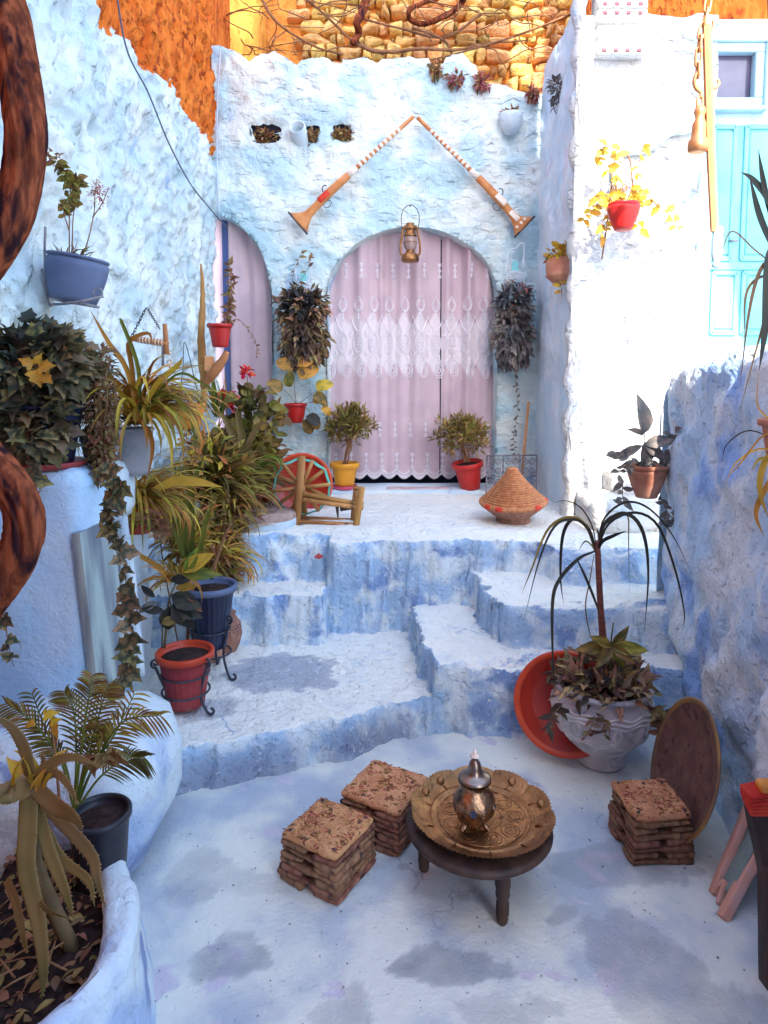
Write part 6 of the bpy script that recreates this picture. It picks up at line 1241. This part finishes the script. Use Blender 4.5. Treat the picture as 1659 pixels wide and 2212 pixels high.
stem(RPT, [at(350, 1400, yrp), at(350, 1340, yrp), at(340, 1300, yrp)], .004)
for (u, v, a, L, asp, mm) in ((340, 1300, 3.5, 46, .4, 'leaf_grey'), (370, 1285, -.3, 70, .6, 'leaf_dark'), (375, 1300, -.9, 70, .6, 'leaf_dark'), (365, 1310, -1.6, 60, .7, 'leaf_dark'), (380, 1270, .2, 52, .4, 'leaf_gold'), (345, 1345, .3, 60, .35, 'leaf_brown'), (395, 1290, -.7, 50, .4, 'leaf_brown'), (335, 1290, 2.4, 40, .4, 'leaf_dark'), (370, 1250, .1, 44, .5, 'leaf_dark'), (355, 1320, 2.9, 50, .4, 'leaf_dark'), (385, 1315, -.3, 52, .55, 'leaf_dark')): pxleaf(RPT, u, v, yrp-.06, a, L, asp, 'oval', mm, .3)
for (u, vb, y, r, h, mm, lab) in ((425, 1425, 3.5, .078, .26, 'terracotta', 'weathered terracotta jar behind the red fluted pot'), (462, 1392, 3.62, .082, .22, 'straw_dark', 'tan round pierced jar beside the blue pot')):
    b = np.array([at(u, 0, y)[0], y, .17]); t = thing('clay_jar', lab, 'jar', b); obj('body', lathe([(.001, 0), (r*.6, 0), (r*.85, h*.2), (r, h*.45), (r*.92, h*.72), (r*.6, h*.9), (r*.55, h*.95), (r*.66, h), (r*.5, h*.99), (.001, h*.9)], b, 32, cap=False), M[mm], t)
    if mm == 'straw_dark': 
        hb = MB()
        for i in range(22):
            for j in range(3): a = i*2*PI/22+(j % 2)*.14; z = h*(.72-.07*j); R_ = r*np.interp(z/h, [.45, .72, .9], [1, .92, .6])*1.004; hb.add(*lathe([(.005, 0), (.001, .001)], b+[R_*math.cos(a), R_*math.sin(a), z], 6, basis((math.cos(a), math.sin(a), .3)), cap=False))
        obj('pierced_holes', hb, M['dark_room'], t, kind='stuff')
# ---- near left planter: black pot with palm, aloe
yp = 1.86; pb = np.array([at(150, 0, yp)[0]-.005, yp, .21]); k = mpp(yp); pth = at(150, 1752, yp)[2]-.21
PP = thing('black_plastic_pot', 'black plastic pot with a feathery young palm in the near planter', 'potted plant', pb); pot(PP, pb, 52*k, 66*k, pth, .006, M['black_plastic'], rimh=.02, n=40)
pt = pb+[.0, 0, pth-.03]
FR = [[(165, 1745), (190, 1640), (215, 1540), (235, 1480)], [(165, 1745), (205, 1650), (265, 1560), (345, 1545)], [(160, 1745), (165, 1640), (160, 1540), (140, 1495)], [(160, 1745), (130, 1640), (70, 1560), (15, 1520)], [(168, 1745), (215, 1680), (270, 1640), (310, 1635)], [(160, 1745), (175, 1620), (190, 1520), (200, 1460)], [(160, 1745), (140, 1650), (105, 1590), (70, 1500)], [(165, 1745), (190, 1660), (240, 1600), (290, 1500)], [(163, 1745), (180, 1660), (195, 1600), (215, 1560)]]
rest = MB()
for fi, fr in enumerate(FR):
    yy = yp-.02+(-1)**fi*.06; P = smooth_path([at(u, v, yy) for u, v in fr], 30); obj('frond_stem', tube(P, np.linspace(.0045, .0015, 30), 6), M['leaf_green'], PP)
    for j in range(11, 30):
        d = unit(P[min(j+1, 29)]-P[j-1])
        for s in (-1, 1):
            side = unit(np.cross(d, [0, -1, 0])); L = .085*(1-.5*abs(j-18)/14); e = unit(d*.75+s*side*.65+np.array([0, -.2*RR.rand(), -.1])); Q = np.array([P[j]+e*L*q+np.array([0, 0, -.025*q*q]) for q in np.linspace(0, 1, 6)]); rest.add(*blade_geo(Q, .006, .2, (0, -1, .2)))
obj('foliage', rest, M['mass_olive'], PP, kind='stuff')
for (u, v, a, L) in ((95, 1545, .3, 36), (75, 1560, 3.4, 26), (120, 1560, -1.5, 44), (110, 1560, .4, 30)): pxleaf(PP, u, v, yp-.1, a, L, .7, 'ivy', 'leaf_yellow', .3)
stem(PP, [at(130, 1745, yp-.1), at(118, 1620, yp-.1), at(108, 1555, yp-.1)], .004, 'twig')
P, A = strand([at(190, 1640, yp-.12), at(225, 1630, yp-.12), at(265, 1625, yp-.12)], 9, .045, .8); leaves(PP, 'ivy', A, 'leaf_brown', None, 12)
ya = 1.62; k = mpp(ya); AL = thing('aloe', 'large toothed aloe with drooping tan leaves in the near left planter', 'plant', (at(70, 0, ya)[0], ya, .22))
def aloe_leaf(pts, w, y, dy):
    P = smooth_path([at(u, v, y+dy*i/(len(pts)-1)) for i, (u, v) in enumerate(pts)], 26); T = np.gradient(P, axis=0); n = 10; V = []; ww = []
    for i in range(26):
        t = i/25; q = 1.15*w*k*(1.0 if t < .35 else max(.03, 1-((t-.35)/.65)**1.7))*.5; d = unit(T[i]); x = unit(np.cross(d, [0, -1, .25])); nn = np.cross(x, d); ww.append((x, nn, q))
        for j in range(n):
            th = 2*PI*j/n; V.append(P[i]+x*q*math.cos(th)+nn*q*(.32*math.sin(th)+(.18*math.cos(2*th))))
    F = [(i*n+j, i*n+(j+1) % n, (i+1)*n+(j+1) % n, (i+1)*n+j) for i in range(25) for j in range(n)]+[tuple(range(n))[::-1], tuple(25*n+j for j in range(n))]
    lf = obj('leaf', (V, F), M['leaf_aloe'], AL); tb = MB()
    for i in range(2, 25):
        x, nn, q = ww[i]; d = unit(T[i])
        if RR.rand() < .25: continue
        for s in (-1, 1): b = P[i]+x*s*q*.95+nn*q*.18; tb.add([b-d*.003, b+d*.003, b+x*s*(.002+.004*RR.rand())+d*.004, b+nn*.0015], [(0, 1, 2), (0, 2, 3), (1, 3, 2), (0, 3, 1)])
    obj('teeth', tb, M['thorn'], lf, smooth=False, kind='stuff')
for pts, w, dy in (([(70, 1690), (55, 1620), (25, 1570), (-20, 1545)], 24, -.05), ([(70, 1690), (110, 1650), (160, 1635), (225, 1660)], 20, -.05), ([(72, 1695), (120, 1740), (155, 1760), (180, 1790)], 34, -.10), ([(68, 1692), (30, 1700), (-10, 1720), (-30, 1760)], 30, -.1), ([(68, 1695), (20, 1720), (-5, 1735)], 30, -.12), ([(66, 1700), (62, 1780), (60, 1880), (85, 1990), (95, 2100), (90, 2160)], 38, -.16), ([(75, 1720), (105, 1830), (140, 1920), (160, 1985)], 28, -.12), ([(80, 1720), (150, 1790), (200, 1850), (210, 1900), (228, 1960)], 26, -.10), ([(85, 1760), (130, 1850), (190, 1900), (205, 1960)], 22, -.12), ([(70, 1688), (95, 1660), (90, 1625)], 16, 0), ([(72, 1690), (58, 1650), (45, 1620)], 18, 0), ([(75, 1690), (120, 1670), (150, 1700), (168, 1740)], 16, -.08), ([(60, 1820), (75, 1900), (95, 1960), (150, 1985)], 14, -.15), ([(15, 1900), (35, 1950), (50, 2020), (60, 2060)], 18, -.1)): aloe_leaf(pts, w, ya, dy)
stem(AL, [np.array([at(70, 0, ya)[0], ya, .2]), at(72, 1850, ya), at(70, 1700, ya)], .02, 'stem', name='trunk', taper=.8)
fountain(AL, at(68, 1696, ya-.02), 12, .09, .022, 'leaf_yellow', None, 12, el=(.7, 1.5), bend=(.3, .9))
LT = thing('leaf_litter', 'dry leaves and twigs scattered on the near planter soil', 'leaf litter', (-1.0, 1.5, .22)); LT['kind'] = 'stuff'
Ms = [lmx((-1.12+(p[0]+1.12)*s, 1.62+(p[1]-1.62)*s, .232+.012*RR.rand()), [RR.randn(), RR.randn(), .15*RR.randn()], (RR.randn()*.4, RR.randn()*.4, 1), .02+.03*RR.rand(), .012+.012*RR.rand()) for p, s in ((path[RR.randint(120)], math.sqrt(RR.rand())*.93) for _ in range(240))]
leaves(LT, 'oval', Ms, 'leaf_brown', 'mass_dry', 30)
for i in range(12):
    p = path[RR.randint(20, 100)]; s = RR.rand()*.8; b = np.array([-1.12+(p[0]+1.12)*s, 1.62+(p[1]-1.62)*s, .24]); a = RR.rand()*6; stem(LT, [b, b+[.1*math.cos(a), .1*math.sin(a), .015], b+[.2*math.cos(a+.2), .2*math.sin(a+.2), .0]], .003, 'twig', name='twig')

# ---- denser plant bank between the ledge and the spinning wheel
for (u, v, y, wx, hz, n, L, kd, mo, ms, lab) in ((352, 1085, 3.35, 46, 42, 260, .07, 'lance', 'leaf_gold', 'mass_gold', 'golden bushy foliage behind the small red pot'), (405, 1165, 3.62, 40, 50, 300, .065, 'lance', 'leaf_olive', 'mass_gold', 'olive bushy foliage above the blue pot'), (480, 1165, 4.12, 46, 46, 320, .07, 'lance', 'leaf_gold', 'mass_olive', 'leafy golden clump left of the millstone'), (478, 1240, 3.86, 34, 34, 240, .06, 'oval', 'leaf_olive', 'mass_dry', 'dry low clump on the step beside the blue pot'), (455, 1010, 4.5, 34, 70, 320, .09, 'lance', 'leaf_olive', 'mass_olive', 'tall dark leafy clump against the left wall')):
    k = mpp(y); c = at(u, v, y); t = thing('leafy_plant', lab, 'plant', c-[0, 0, hz*k]); leaves(t, kd, cloud(c, (wx*k, .14, hz*k), n, L, .3, up=.3, jit=.6, shell=.3), mo, ms, 45)
    fz = .17 if y < 3.69 else .44 if y < 4.1 else .70
    if y < 3.4: fz = .97
    for i in range(6): stem(t, [np.array([c[0]+RR.randn()*.02, c[1]+RR.randn()*.02, fz]), c+RR.randn(3)*.05, c+RR.randn(3)*[wx*k*.5, .05, hz*k*.5]], .004, 'twig')
    fountain(t, c-[0, 0, hz*k*.5], 50, hz*k*2.6, .014, mo, ms, 20, el=(.5, 1.5), bend=(.8, 2.4))
